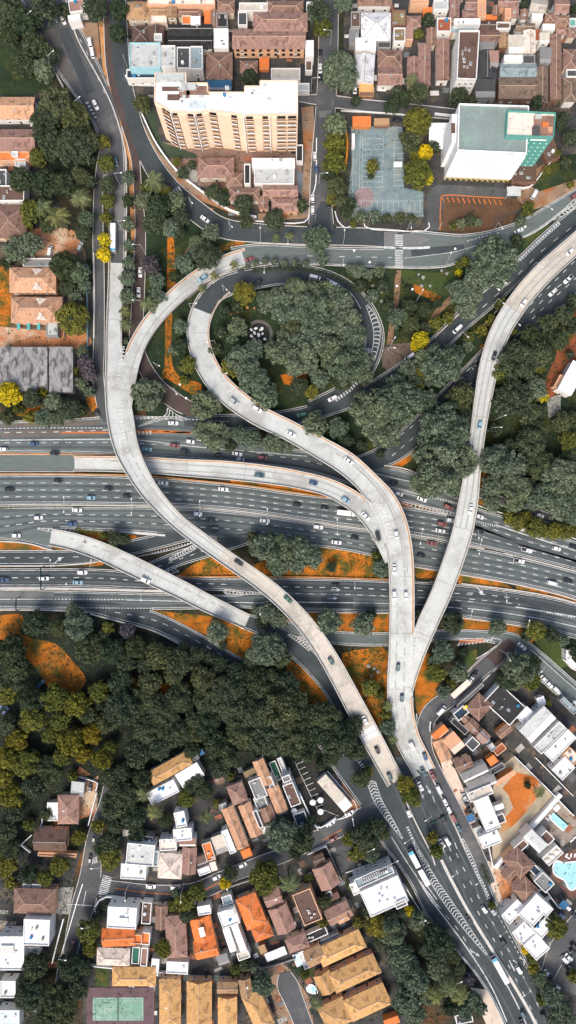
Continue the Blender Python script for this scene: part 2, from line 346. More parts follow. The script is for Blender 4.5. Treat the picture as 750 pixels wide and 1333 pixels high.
# ------------------------------------------------------------------ roads at grade
ROADS = []       # (name, A, B, centre)
_rz = [0.195]
def road(name, pts, mat, edges=None, step=4, kerb=True):
    _rz[0] += 0.004; z = _rz[0]
    if edges:
        A = spline(edges[0], 6); B = spline(edges[1], 6); n = max(len(A), len(B))
        def rs(L):
            out = []
            for i in range(n):
                t = i*(len(L)-1)/(n-1); k = min(int(t), len(L)-2); f = t-k
                out.append((L[k][0]*(1-f)+L[k+1][0]*f, L[k][1]*(1-f)+L[k+1][1]*f))
            return out
        A, B = rs(A), rs(B); c = [((a[0]+b[0])/2, (a[1]+b[1])/2) for a, b in zip(A, B)]
    else:
        c = spline(pts, step); A, B = [], []
        for i in range(len(c)):
            p, q = c[max(0, i-1)], c[min(len(c)-1, i+1)]; dx, dy = q[0]-p[0], q[1]-p[1]; l = math.hypot(dx, dy) or 1
            w = c[i][2]/2; A.append((c[i][0]-dy/l*w, c[i][1]+dx/l*w)); B.append((c[i][0]+dy/l*w, c[i][1]-dx/l*w))
    b = MB(); va = [P(x, y, z) for x, y in A]; vb = [P(x, y, z) for x, y in B]
    d = (va[1]-va[0]).cross(vb[0]-va[0])
    if d.z < 0: va, vb = vb, va
    b.strip(vb, va); struct(b.build(name, mat))
    ROADS.append((name, A, B, c, kerb)); return A, B, c

HW1 = road('motorway', None, M_asp, edges=([(-60,550),(0,549),(60,548),(110,545),(150,542),(200,543),(250,546),(300,566),(350,578),(400,588),(450,597),(500,608),(540,618),(590,645),(622,662),(675,679),(750,706),(830,735)],
                                       [(-60,588),(0,588),(100,589),(180,592),(250,597),(300,601),(350,606),(400,613),(450,628),(500,645),(540,656),(590,672),(622,690),(675,712),(750,735),(830,765)]))
HW2 = road('motorway', None, M_asp, edges=([(-60,619),(0,619),(100,619),(180,622),(250,627),(320,634),(383,643),(450,650),(526,661),(592,673),(640,690),(690,706),(750,724),(830,752)],
                                       [(-60,655),(0,655),(100,655),(180,656),(250,658),(320,664),(383,673),(450,683),(537,694),(600,705),(650,716),(700,728),(750,741),(830,765)]))
HW3 = road('motorway', None, M_asp, edges=([(-60,660),(0,660),(100,661),(180,661),(250,663),(320,669),(383,678),(450,688),(540,699),(600,711),(650,720),(700,732),(750,745),(830,768)],
                                       [(-60,700),(0,700),(60,688),(120,689),(180,692),(250,698),(320,702),(383,708),(450,716),(537,735),(603,746),(665,757),(718,769),(750,778),(830,800)]))
road('slip_road', None, M_asp, edges=([(-60,690),(0,690),(40,686),(62,687),(72,688)], [(-60,697),(0,701),(30,705),(60,712),(68,714)]))
road('slip_road', [(-60,726,18),(0,726,18),(60,726,18),(105,725,18),(150,717,18),(200,706,18),(250,694,16),(285,688,10)], M_aspd)
HW5 = road('motorway', None, M_aspd, edges=([(-60,741),(0,741),(50,741),(100,741),(140,742),(180,746),(225,750),(290,753),(350,753),(400,754),(460,755),(500,757),(540,758),(600,762),(671,771),(718,779),(750,787),(830,808)],
                                        [(-60,763),(0,763),(50,763),(100,763),(140,764),(180,766),(225,767),(290,768),(330,772),(400,774),(460,775),(500,777),(540,778),(600,783),(671,790),(718,800),(750,808),(830,830)]))
road('slip_road', [(160,752,16),(200,740,18),(235,726,18),(265,717,18),(290,709,18),(325,700,14)], M_aspd)
HW6 = road('motorway', None, M_asp, edges=([(-60,769),(0,769),(80,770),(160,772),(250,774),(300,775),(350,770),(400,772),(460,773),(500,775),(540,777),(600,781),(671,790),(718,797),(750,806),(830,830)],
                                       [(-60,791),(0,791),(80,792),(160,793),(250,792),(300,790),(350,792),(400,793),(460,795),(500,796),(540,796),(596,801),(675,812),(718,820),(750,828),(830,848)]))
road('slip_road', [(95,785,8),(125,790,18),(160,798,21),(200,808,22),(245,829,21),(290,855,20),(335,882,18),(380,920,16),(420,962,18),(448,1002,20),(478,1042,22),(505,1085,22)], M_aspd)
road('deck_approach', [(-60,603,21),(0,603,21),(60,603,21),(97,603,21)], M_asp)
road('ramp_road', [(316,808,18),(330,812,20),(357,823,21),(385,843,25),(407,864,25),(428,888,25),(443,913,23),(456,943,23),(470,975,22),(487,1008,20),(505,1042,20),(520,1075,18)], M_aspd)
road('slip_road', [(345,806,6),(375,816,13),(420,827,15),(450,831,16),(500,832,16),(545,829,14),(590,826,12),(640,829,14),(670,836,20),(700,863,27),(730,890,28),(775,930,28)], M_asp)
road('slip_road', [(668,836,14),(650,852,23),(625,873,22),(605,893,22),(585,908,20)], M_aspb)
# south corridor
SC = road('avenue', None, M_aspd, edges=([(440,985),(456,1015),(472,1042),(492,1088),(512,1116),(535,1150),(555,1190),(585,1227),(620,1268),(645,1308),(665,1352)],
                                     [(545,985),(575,1010),(592,1045),(612,1090),(632,1135),(648,1178),(668,1217),(685,1250),(702,1285),(718,1315),(735,1352)]))
road('frontage_road', [(640,862,18),(612,888,20),(585,908,21),(562,926,21),(553,946,19),(553,972,17),(564,1002,18),(586,1046,20),(606,1086,20),(622,1115,16),(640,1150,10)], M_asps)
# north-west avenue, streets
NW = road('avenue', [(30,-60,46),(50,-10,48),(72,30,50),(95,75,52),(120,118,44),(138,155,34),(146,190,30),(150,222,26),(153,260,22),(153,300,20),(152,345,20)], M_asps)
road('side_road', [(143,170,8),(135,200,10),(129,240,10),(128,300,12),(129,370,13),(129,450,13),(128,490,13),(133,525,13),(140,548,12)], M_asps)
road('narrow_road', [(138,-60,10),(140,0,10),(141,30,10),(143,77,10),(150,120,10),(163,160,10),(175,200,10),(179,240,9),(183,300,12),(181,360,15),(179,410,15),(177,440,15),(185,470,16),(203,500,18),(225,520,20),(250,534,18),(275,545,14)], M_aspb)
road('street', [(150,-60,18),(153,0,20),(155,50,22),(160,100,20),(171,145,18),(184,185,20),(203,222,24),(225,250,26),(255,275,26),(290,297,25),(340,304,23),(400,307,22),(450,308,22),(500,310,22),(540,314,22)], M_aspd)
RING = road('ring_road', None, M_asp, edges=([(300,323),(340,318),(400,321),(450,323),(500,323),(520,318),(535,302),(572,304),(600,306),(633,302),(667,292),(687,283),(713,268),(750,246),(820,205)],
                                        [(310,352),(340,343),(400,344),(450,346),(500,348),(550,349),(580,347),(600,341),(640,330),(673,312),(690,305),(713,290),(750,265),(820,228)]))
D1 = road('avenue', [(830,222,22),(750,284,24),(711,317,24),(682,345,24),(640,385,24),(600,419,24),(570,448,22),(535,475,20),(505,495,20),(470,515,20),(430,530,20),(390,541,20),(345,548,20),(300,549,18),(240,548,14)], M_aspd)
D2 = road('avenue', [(830,290,40),(760,348,40),(720,385,38),(680,425,36),(640,465,32),(600,505,30),(560,545,30),(525,578,30),(495,596,26),(460,604,14)], M_aspd)
LOOPG = road('loop_road', [(282,378,27),(305,368,27),(338,361,27),(372,357,26),(408,361,26),(440,373,27),(463,392,28),(479,415,28),(487,440,25),(482,468,22),(468,492,18),(440,513,18),(405,530,18)], M_aspd)
road('street', [(428,-60,24),(428,0,24),(427,80,24),(424,140,24),(418,200,22),(417,250,26),(418,285,30),(418,300,34)], M_asps)
road('street', [(390,128,8),(430,132,14),(470,137,14),(520,142,14),(600,150,12),(640,156,8)], M_asps)
road('street', [(145,1000,10),(138,1040,12),(128,1070,14),(121,1100,18),(118,1140,26),(108,1180,28),(97,1215,20),(90,1250,16),(80,1290,14),(70,1350,14)], M_asps)
road('street', [(118,1153,20),(150,1158,22),(200,1163,22),(250,1160,20),(290,1143,18),(330,1127,18),(370,1112,18),(410,1093,20),(450,1074,22),(492,1055,26)], M_asps)
road('cul_de_sac', [(371,1266,14),(374,1280,26),(382,1300,24),(392,1325,22),(402,1352,22)], M_asps)
road('local_road', [(610,636,10),(640,648,10),(675,660,10),(715,675,11),(760,691,12),(820,710,12)], M_asps)
road('parking_lane', [(700,1300,16),(712,1270,18),(728,1235,26),(745,1215,30),(765,1190,30)], M_asps)

# kerbs and verge edges: follow each road edge but stop where it meets another road
POLY = [list(A)+list(B)[::-1] for _, A, B, _, _ in ROADS]
BB = [(min(p[0] for p in q), max(p[0] for p in q), min(p[1] for p in q), max(p[1] for p in q)) for q in POLY]
def on_other(i, x, y):
    for j, q in enumerate(POLY):
        if j == i: continue
        b = BB[j]
        if b[0] <= x <= b[1] and b[2] <= y <= b[3] and inpoly(x, y, q): return True
    return False
kb = MB(); el = MB()
for i, (nm, A, B, c, kk) in enumerate(ROADS):
    for E, F in ((A, B), (B, A)):
        run = []
        for k, (e, f) in enumerate(zip(E, F)):
            l = math.hypot(e[0]-f[0], e[1]-f[1]) or 1; u = ((e[0]-f[0])/l, (e[1]-f[1])/l)
            out = (e[0]+u[0]*0.6, e[1]+u[1]*0.6)
            ok = not on_other(i, e[0]+u[0]*1.5, e[1]+u[1]*1.5)
            if ok: run.append((out, (e[0]-u[0]*1.6, e[1]-u[1]*1.6)))
            if (not ok or k == len(E)-1):
                if len(run) > 2:
                    kb.wallstrip([P(*q[0], 0) for q in run], 0.26, 0.0, 0.42)
                    if nm in ('motorway', 'ring_road', 'avenue', 'slip_road', 'ramp_road', 'loop_road'):
                        L = [P(*q[1], 0.338) for q in run]; a, b2 = offset_pts(L, 0.11)
                        el.strip([(p[0], p[1], 0.338) for p in b2], [(p[0], p[1], 0.338) for p in a])
                run = []
struct(kb.build('kerb', M_kerb)); struct(el.build('edge_line', M_paint))

# ------------------------------------------------------------------ painted markings
MZ = 0.342
mk = MB(); mko = MB(); mkw = MB()
def line(pts, w=0.4, dash=None, b=None, z=MZ, zf=None, step=3, sp=True):
    """painted line through pixel points; dash=(on,off) in pixels; zf(i_fraction)->height"""
    b = b or mk; pts = spline(pts, step) if sp else pts
    # resample by arc length 1px
    out = [pts[0]]; acc = 0
    Ls = [0]
    for i in range(1, len(pts)): Ls.append(Ls[-1]+math.hypot(pts[i][0]-pts[i-1][0], pts[i][1]-pts[i-1][1]))
    T = Ls[-1]
    def at(s):
        s = max(0, min(T, s)); k = 0
        lo, hi = 0, len(Ls)-1
        while hi-lo > 1:
            m = (lo+hi)//2
            if Ls[m] <= s: lo = m
            else: hi = m
        f = (s-Ls[lo])/max(1e-6, Ls[hi]-Ls[lo]); return tuple(a+(c-a)*f for a, c in zip(pts[lo], pts[hi]))
    segs = [(0, T)] if not dash else [(s, min(T, s+dash[0])) for s in np.arange(0, T, dash[0]+dash[1])]
    for s0, s1 in segs:
        n = max(2, int((s1-s0)/3)+1); L = []
        for i in range(n):
            q = at(s0+(s1-s0)*i/(n-1)); zz = zf(q[0], q[1]) if zf else z; L.append(P(q[0], q[1], zz))
        a, c = offset_pts(L, w/2); b.strip([(p[0], p[1], l.z) for p, l in zip(c, L)], [(p[0], p[1], l.z) for p, l in zip(a, L)])
def lanes(Rd, fr, x0=None, x1=None, dash=(7, 9), w=0.34, b=None):
    A, B, c = Rd
    for f in fr:
        pts = [(a[0]*(1-f)+q[0]*f, a[1]*(1-f)+q[1]*f) for a, q in zip(A, B)]
        if x0 is not None: pts = [p for p in pts if x0 <= p[0] <= x1]
        if len(pts) > 2: line(pts, w, dash, b, sp=False)
def bars(p0, p1, n, length, w, ang=None, b=None, z=MZ):
    """n parallel bars between pixel points; zebra or hatch"""
    b = b or mk; dx, dy = p1[0]-p0[0], p1[1]-p0[1]
    l = math.hypot(dx, dy); ux, uy = (-dy/l, dx/l) if ang is None else (math.cos(R(ang)), -math.sin(R(ang)))
    for i in range(n):
        t = i/(n-1) if n > 1 else 0.5; x, y = p0[0]+dx*t, p0[1]+dy*t
        line([(x-ux*length/2, y-uy*length/2), (x+ux*length/2, y+uy*length/2)], w, None, b, z)
def chevron(pts, tip=1, w=0.45, gap=4.0, b=None, zf=None, border=True, lead=0.9):
    """V hatch in a wedge: pts are (x,y,width) along its axis; tips point along the axis when tip=1"""
    b = b or mk; c = spline(pts, gap)
    E = [[], []]
    for i in range(len(c)):
        p, q = c[max(0, i-1)], c[min(len(c)-1, i+1)]; dx, dy = q[0]-p[0], q[1]-p[1]; l = math.hypot(dx, dy) or 1; ux, uy = dx/l, dy/l
        h = c[i][2]/2; x, y = c[i][0], c[i][1]
        e0 = (x-uy*h, y+ux*h); e1 = (x+uy*h, y-ux*h); E[0].append(e0); E[1].append(e1)
        t = (x+ux*h*tip*lead, y+uy*h*tip*lead)
        if h > 0.8:
            for e in (e0, e1): line([e, t], w, None, b, zf=zf)
    if border:
        for e in E: line(e, 0.32, None, b, zf=zf, sp=False)
def arrow(x, y, ang, L=9, b=None, z=MZ, bend=0):
    b = b or mk; u = (math.cos(R(ang)), -math.sin(R(ang))); n = (-u[1], u[0])
    line([(x-u[0]*L/2, y-u[1]*L/2), (x+u[0]*L/5, y+u[1]*L/5)], 0.35, None, b, z)
    t = (x+u[0]*L/2, y+u[1]*L/2); q = (x+u[0]*L*0.12, y+u[1]*L*0.12); hw = L*0.17
    b.quadv([P(q[0]-n[0]*hw, q[1]-n[1]*hw, z+.003), P(q[0]+n[0]*hw, q[1]+n[1]*hw, z+.003), P(t[0], t[1], z+.003)])
lanes(HW1, (0.36, 0.70), 0, 250); lanes(HW1, (0.5,), 250, 500); lanes(HW1, (0.33, 0.66), 625, 760)
line([(0,558),(60,557),(135,557)], 0.4, (3,2)); line([(0,573),(120,572),(180,573),(250,581),(330,588),(400,594)], 0.4)
line([(200,546),(250,546),(300,549)], 0.35, (3,2)); line([(430,598),(500,619),(540,628)], 0.35)
line([(80,563),(142,563),(250,563)], 0.7, None, mko); line([(172,561),(210,561),(248,564)], 0.9, None, mko)
for x in range(180, 200, 5): line([(x,561.5),(x+2.5,563.5),(x,565.5)], 0.7, None, mk, MZ+.004)
lanes(HW2, (0.27, 0.52, 0.77), 0, 600); lanes(HW3, (0.33, 0.64), 0, 600); lanes(HW3, (0.27, 0.52, 0.76), 610, 760)
lanes(HW2, (0.5,), 610, 760)
lanes(HW5, (0.5,), 0, 300); line([(0,780),(28,780),(66,780)], 0.4); line([(66,780),(165,780.5)], 0.45, (3,1.6)); line([(165,781),(250,783),(345,785)], 0.4)
line([(100,791),(200,792)], 0.4, (2.5,1.6))
lanes(HW5, (0.52,), 350, 620); lanes(HW5, (0.95,), 350, 620); line([(345,783),(400,784),(480,785),(545,787),(602,792)], 0.4); line([(609,792),(650,797),(700,805),(750,816)], 0.45)
lanes(HW5, (0.42,0.8), 605, 680); line([(671,790),(715,797),(750,803)], 0.5); line([(712,797),(750,804)], 0.9, (2,1.5), mk, MZ+.004)
line([(495,775),(530,776)], 0.3, (6,5)); line([(0,726),(60,726),(110,724),(150,717)], 0.3, (7,12)); line([(205,738),(265,717)], 0.3, (6,9))
line([(150,797),(200,807),(245,828),(290,854)], 0.3, (7,9))
chevron([(222,728,4),(240,719,6),(258,709,6.5)], -1, gap=3.2); line([(170,727),(222,714),(250,706)], 0.5, (2,2)); line([(165,727.5),(222,716),(258,704)], 0.3)
chevron([(212,748,6),(222,743,8),(232,740,9)], -1, gap=3.5)
chevron([(294,770,6),(310,771,5),(330,772,3),(349,772.5,1)], -1, gap=3.4)
chevron([(49,688,1),(65,690,4),(82,692,8),(103,692,7)], 1, gap=4.5, lead=-1.2); line([(103,689),(150,692),(215,697)], 0.9)
chevron([(375,826,2),(390,833,7),(405,842,12)], 1, gap=3.3, lead=.7); bars((400,836),(412,842), 4, 7, .4, -30)
chevron([(180,555,1),(210,545,3)], 1); chevron([(244,546,1),(228,543,8),(215,537,14)], -1, gap=4, lead=.4); line([(172,545),(215,543)], 0.9, (3,2), mk)
bars((515,636),(558,646), 18, 3.2, .5, 70); bars((560,647),(598,656), 12, 3.2, .5, 70); line([(508,634),(560,646),(600,657)], .3); line([(510,638),(558,650)], .3)
chevron([(523,654,2),(545,660,5),(575,666,6),(592,670,4)], 1, gap=4, b=mk)
bars((618,678),(650,686), 12, 2.2, .5, 70); line([(645,683),(690,698),(750,717)], 0.5)
wt = MB()
def wheeltracks(Rd, fr, w=1.1):
    A, B, cc = Rd
    for f_ in fr:
        pts = [(p[0]*(1-f_)+q[0]*f_, p[1]*(1-f_)+q[1]*f_) for p, q in zip(A, B)]; line(pts, w, None, wt, 0.3365, sp=False)
for Rd in (HW2, HW3): wheeltracks(Rd, (.13, .39, .645, .885))
wheeltracks(HW1, (.25, .53, .85)); wheeltracks(HW5, (.25, .75)); wheeltracks(HW6, (.2, .5, .8)); wheeltracks(SC, (.2, .42, .62, .8))
struct(wt.build('wheel_track', surf('wheel_track', (0.088,0.102,0.106), .25, .1, .9, sx=(.3, 1, 1))))
# chevron island of the NE avenue
chevron([(720,285,3),(735,276,7),(752,262,9),(790,236,10)], 1, gap=4.5, lead=-.8); line([(674,341),(700,316),(728,290)], 1.6, (2.2,1.6)); line([(674,342.5),(700,318),(729,292)], .3); line([(682,309),(700,300),(722,284)], .5)
line([(760,284),(711,322),(682,350),(640,390),(600,424)], .3, (8,13)); line([(745,362),(720,378),(690,408)], .3, (7,9)); line([(748,340),(700,388),(660,425),(620,470),(560,535),(510,575)], .3, (6,9)); line([(752,360),(700,408),(650,462),(560,550),(505,598)], .3, (6,9))
line([(608,314),(625,309),(650,303)], .4, (3,2)); line([(500,322),(535,323),(560,322)], 1.1); line([(400,333),(440,334),(510,335)], .3, (7,14)); line([(527,336),(590,328),(625,318)], .25)
bars((519.5,306),(519.5,348), 20, 10.5, .42); bars((222,254),(234,246), 5, 8, .6)
bars((475,456),(484,457), 5, 7, .5)
chevron([(478,398,3),(487,415,8),(491,432,8.5),(489,452,7),(485,468,5)], 1, w=.5, gap=4.5, lead=-.2); line([(470,492),(455,508),(435,522)], 1.6, (2.2,2))
line([(425,362),(455,380),(470,402)], .3)
line([(95,35),(110,62),(125,95),(140,130)], .25, (6,12)); line([(62,5),(75,30)], .25)
for i in range(5): bars((113.5+i*2.6,134+i*4.6),(113.6+i*2.6,134.1+i*4.6), 1, 3.6, .9, 20)   # worn lettering on the avenue
# south corridor
chevron([(484,1020,11),(492,1042,10),(503,1060,8),(515,1078,4.5),(524,1092,1)], -1, gap=3.7, lead=.7)
chevron([(538,1095,2.5),(548,1115,5),(562,1142,8.5),(580,1170,10),(598,1195,9),(615,1218,6),(634,1243,2)], -1, gap=4.1, lead=.6)
line([(530,1076),(540,1098),(558,1128)], 1.3, (2.2,1.6)); line([(465,988),(478,1005)], 1.6, (2.2,2))
line([(600,1092),(612,1118),(628,1150),(637,1172)], 1.6, (2.4,1.8)); line([(598,1092),(612,1122),(637,1173)], .3); line([(603,1092),(616,1118),(637,1173)], .3)
for off, dd in ((0, 0), (9, -4)):
    line([(585+off,1115+dd),(600+off,1145+dd),(620+off,1183+dd),(640+off,1218+dd),(665+off,1262+dd),(690+off,1310+dd),(700+off,1333+dd)], .34, (6,14))
line([(645,1185),(668,1228),(690,1268)], .3, (3.5,4)); line([(548,1148),(575,1185),(600,1215),(620,1250)], .3, (7,11)); line([(543,1142),(560,1170),(583,1200),(612,1240),(640,1285),(660,1330)], .5); line([(525,1150),(550,1190),(564,1205)], .5)
line([(590,1232),(615,1262),(640,1300),(658,1340)], .5); line([(656,1275),(672,1305),(685,1333)], .5); line([(663,1250),(670,1264)], .6)
line([(510,1090),(535,1130),(570,1180)], .35); line([(553,1149),(569,1171)], .35)
for q in ((545,1021,-62),(549,1034,-62),(558,1028,-62)): arrow(*q, L=13)
bars((542,1028),(546,1042), 1, 6, .4, -62); line([(563,1036),(566,1045)], .3); pass
for q in ((572,1094),(576,1102),(584,1100),(592,1097)): line([(q[0],q[1]),(q[0]+3,q[1]+8)], .35)
arrow(75,730,38, L=16); arrow(437,768,0, L=13); arrow(433,779,0, L=13); arrow(619,1241,-35, L=14); arrow(624,768,-48, L=17); line([(668,1250),(673,1253),(674,1257)], .5); line([(676,1247),(683,1250),(682,1257)], .5)
# service road hatch, streets
bars((598,838),(640,832), 10, 7, .9, 55); line([(597,832),(640,831),(652,836),(620,858)], .4); 
bars((600,835),(628,834), 8, 5, 1.2, 55, mko, MZ+.004)

bars((140,1141),(134,1164), 11, 12, .42); bars((121,1121),(128,1118), 4, 9, .45, -100)
line([(150,1156),(190,1162),(230,1164),(262,1160),(290,1146)], .45, None, mko); line([(420,1094),(445,1080)], .4, None, mko); line([(108,1180),(112,1160)], .3); line([(88,1177),(120,1179)], .3)
line([(221,1171),(232,1171)], .4)
for k in range(12): line([(575+k*6.8,256+k*0.35),(578+k*6.8,263+k*.35)], .45, None, mko)
line([(573,300),(574,262),(580,254),(620,256),(657,258)], .5, None, mko)
# bays of the black lot
for k in range(9): line([(386+k*3.2,995+k*7.0),(395+k*3.2,991+k*7.0)], .25, None, mkw)
line([(384,992),(415,1058)], .25, None, mkw); line([(415,1052),(440,1062)], .2, None, mkw)
struct(mk.build('road_marking', M_paint)); struct(mko.build('orange_marking', M_painto)); struct(mkw.build('worn_marking', M_paintw))

_pz = [0.3355]
def patch(pts, mat): area('asphalt_patch', pts, mat, _pz[0], smooth=False); _pz[0] += .0003
M_pd = surf('patch_dark', (0.058,0.066,0.073), .2, .1, 1); M_pl = surf('patch_pale', (0.17,0.17,0.165), .2, .1, 1)
patch([(76,38),(88,35),(98,57),(112,92),(124,118),(112,124),(103,103),(87,68)], M_pd); patch([(52,40),(70,37),(84,68),(98,104),(88,108),(62,60)], surf('patch_mid', (0.125,0.115,0.108), .2, .06, 1))
patch([(535,323),(560,322),(603,318),(606,326),(570,332),(536,335)], M_pd); patch([(418,262),(430,262),(431,300),(405,300),(408,285)], M_pd); patch([(415,145),(432,143),(430,152),(416,153)], M_pl)
patch([(500,302),(518,302),(518,320),(500,321)], M_pl); patch([(525,303),(545,306),(560,312),(545,319),(525,319)], M_pl); patch([(149,240),(162,240),(162,300),(150,300)], M_pl); patch([(2,551),(130,547),(130,553),(2,557)], surf('patch_brown', (0.15,0.13,0.115), .2, .06, 1)); patch([(2,560),(135,559),(135,567),(2,570)], surf('patch_brown', None or (0.15,0.13,0.115), .2))
patch([(255,702),(300,708),(300,712),(255,706)], M_pd); patch([(350,776),(460,778),(460,792),(350,790)], M_pd); patch([(0,770),(70,771),(70,778),(0,778)], M_pl); patch([(545,779),(600,783),(600,800),(545,795)], M_pd)

# ------------------------------------------------------------------ flyovers
DECKS = {}
def deck(key, label, pts, skipL=(), skipR=(), asphalt=None, rust=None, piers=True, dz=0.0, pier_skip=()):
    c = spline(pts, 3.5); Lp, Rp = [], []
    for i in range(len(c)):
        p, q = c[max(0, i-1)], c[min(len(c)-1, i+1)]; dx, dy = q[0]-p[0], q[1]-p[1]; l = math.hypot(dx, dy) or 1
        x, y, w, z = c[i]; z += dz; h = w/2
        Lp.append(P(x+dy/l*h, y-dx/l*h, z)); Rp.append(P(x-dy/l*h, y+dx/l*h, z))
    DECKS[key] = c
    mid = P(c[len(c)//2][0], c[len(c)//2][1], 0)
    root = empty('flyover', mid); inv = -mid
    def sh(v): return (v[0]+inv.x, v[1]+inv.y, v[2])
    n = len(c); b = MB()
    for i in range(n-1):
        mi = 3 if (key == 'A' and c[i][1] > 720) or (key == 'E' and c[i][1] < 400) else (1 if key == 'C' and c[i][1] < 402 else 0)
        a0, a1, b0, b1 = [Vector(sh(v)) for v in (Lp[i], Lp[i+1], Rp[i], Rp[i+1])]
        def low(v, z):
            t = 1.3 if z > 3.2 else z+0.05
            return Vector((v.x, v.y, v.z-t))
        z0, z1 = c[i][3]+dz, c[i+1][3]+dz
        la0, la1, lb0, lb1 = low(a0, z0), low(a1, z1), low(b0, z0), low(b1, z1)
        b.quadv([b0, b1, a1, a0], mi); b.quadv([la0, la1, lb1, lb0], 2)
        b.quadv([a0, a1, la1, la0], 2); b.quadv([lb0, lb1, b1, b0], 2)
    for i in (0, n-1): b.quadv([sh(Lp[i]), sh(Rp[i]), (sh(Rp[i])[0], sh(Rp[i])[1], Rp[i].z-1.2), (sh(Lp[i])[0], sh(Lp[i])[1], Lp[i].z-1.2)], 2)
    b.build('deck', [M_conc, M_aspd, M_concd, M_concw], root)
    for E, F, skip, sgn in ((Lp, Rp, skipL, 1), (Rp, Lp, skipR, -1)):
        run = []
        def flush(run):
            if len(run) < 3: return
            w = MB(); w.wallstrip([sh(q) for q, _ in run], 0.34, -0.02, 0.95); w.build('parapet', M_par, root)
            w = MB(); w.wallstrip([sh(q2) for _, q2 in run], 0.42, -0.02, 0.12); w.build('kerb_strip', M_rust if rust and rust == sgn else M_concd, root)
        for i in range(n):
            t = c[i][1]
            bad = any(s(c[i][0], c[i][1]) for s in skip)
            u = (F[i]-E[i]).normalized()
            if not bad: run.append((E[i]+u*0.12, E[i]+u*0.62))
            else: flush(run); run = []
        flush(run)
    if piers:
        acc = 0
        for i in range(1, n):
            acc += math.hypot(c[i][0]-c[i-1][0], c[i][1]-c[i-1][1])
            z = c[i][3]+dz
            if acc > 75 and z > 4.0 and not on_road(c[i][0], c[i][1]):
                acc = 0; v = P(c[i][0], c[i][1], z); w = MB(); q = sh(v)
                w.cyl((q[0], q[1], 0), (q[0], q[1], z-2.2), 0.9, 0.8, 12); w.box((q[0], q[1], z-1.75), (4.2, 1.8, 0.95), 0.0)
                w.build('pier', M_concd, root)
    x, y = c[len(c)//2][:2]
    reg(root, label, 'flyover', x, y, place=False)
    return root
def on_road(x, y): return on_other(-1, x, y)
deck('A', 'long pale flyover snaking from the north west avenue across every motorway carriageway',
     [(152,342,20,0.25),(151,375,20,1.2),(149,420,20,3.4),(149,465,22,5.2),(152,505,30,6.6),(157,545,34,7.6),(164,580,32,8.6),(177,610,28,9.4),(197,642,24,9.9),(228,676,20,10.2),
      (262,703,20,10.2),(300,730,20,10.2),(340,758,21,10.0),(375,788,22,9.6),(405,822,23,8.8),(430,860,24,7.6),(452,900,25,5.8),(472,938,26,3.8),(488,968,26,2.0),(504,998,25,0.7),(515,1018,24,0.25)],
     skipL=(lambda x, y: 452 < y < 562,), rust=None)
deck('B', 'short curving pale ramp from the ring road joining the long flyover',
     [(322,334,22,0.25),(295,343,22,0.8),(262,360,21,2.0),(232,383,21,3.5),(205,410,21,4.8),(185,438,21,5.7),(172,468,22,6.3),(165,500,22,6.8),(160,535,22,7.4),(160,560,20,7.9)],
     skipR=(lambda x, y: y > 462,), skipL=(lambda x, y: y > 462,), rust=-1, dz=-0.06)
deck('C', 'looping pale flyover curling round the park and running down to the south avenue',
     [(292,371,26,0.4),(275,386,28,0.9),(264,405,29,1.8),(258,430,29,3.0),(262,458,29,4.2),(276,488,29,5.4),(300,515,29,6.4),(335,540,27,7.2),(375,560,26,7.8),(415,582,28,8.4),(450,603,30,8.8),
      (478,628,30,9.0),(499,655,36,9.2),(513,688,37,9.3),(521,725,33,9.1),(523,770,32,8.6),(523,810,32,7.8),(522,850,32,6.6),(521,890,34,4.8),(522,925,32,3.0),(530,960,32,1.3),(545,990,31,0.5),(553,1006,30,0.25)],
     skipR=(lambda x, y: 640 < y < 705 and x < 530,), skipL=(lambda x, y: 825 < y < 905 and x > 500,), rust=1, pier_skip=())
deck('D', 'pale elevated slip road rising between the motorway carriageways to join the loop flyover',
     [(96,603.5,20,0.25),(140,604,20,1.4),(190,605.5,21,2.8),(240,609,22,4.1),(290,612,24,5.4),(340,617,24,6.5),(385,624,23,7.5),(425,634,23,8.3),(455,649,25,8.7),(480,670,26,9.0),(500,700,26,9.2),(511,730,20,9.0)],
     skipL=(lambda x, y: x > 477,), skipR=(lambda x, y: x > 500,), rust=1, dz=-0.06)
deck('E', 'eastern pale flyover descending from the top right to the loop flyover fork',
     [(830,252,24,4.0),(770,300,25,5.0),(738,328,26,5.8),(705,358,27,6.6),(675,393,27,7.3),(652,430,26,7.8),(638,470,25,8.1),(629,515,23,8.3),(622,560,20,8.5),(615,610,21,8.7),(609,655,25,8.8),(601,695,26,8.8),
      (588,735,26,8.6),(573,775,26,8.3),(556,812,26,7.6),(543,845,24,6.6),(534,875,20,5.5),(529,900,16,4.4)],
     skipL=(lambda x, y: y > 815 and False,), skipR=(lambda x, y: y > 825,), rust=None, dz=-0.05)
deck('F', 'low pale flyover leaving the motorway at the left and crossing the lower carriageways',
     [(66,699,22,0.25),(95,705,23,1.6),(130,717,24,3.6),(165,733,25,5.4),(200,750,25,6.0),(235,767,24,5.8),(270,785,23,4.2),(300,799,21,1.8),(322,809,20,0.25)], rust=None)
deck_f = lambda key, x, y: min(DECKS[key], key=lambda q: (q[0]-x)**2+(q[1]-y)**2)
def dzf(key, add=0.03, dz=0.0): return lambda x, y: deck_f(key, x, y)[3]+dz+add
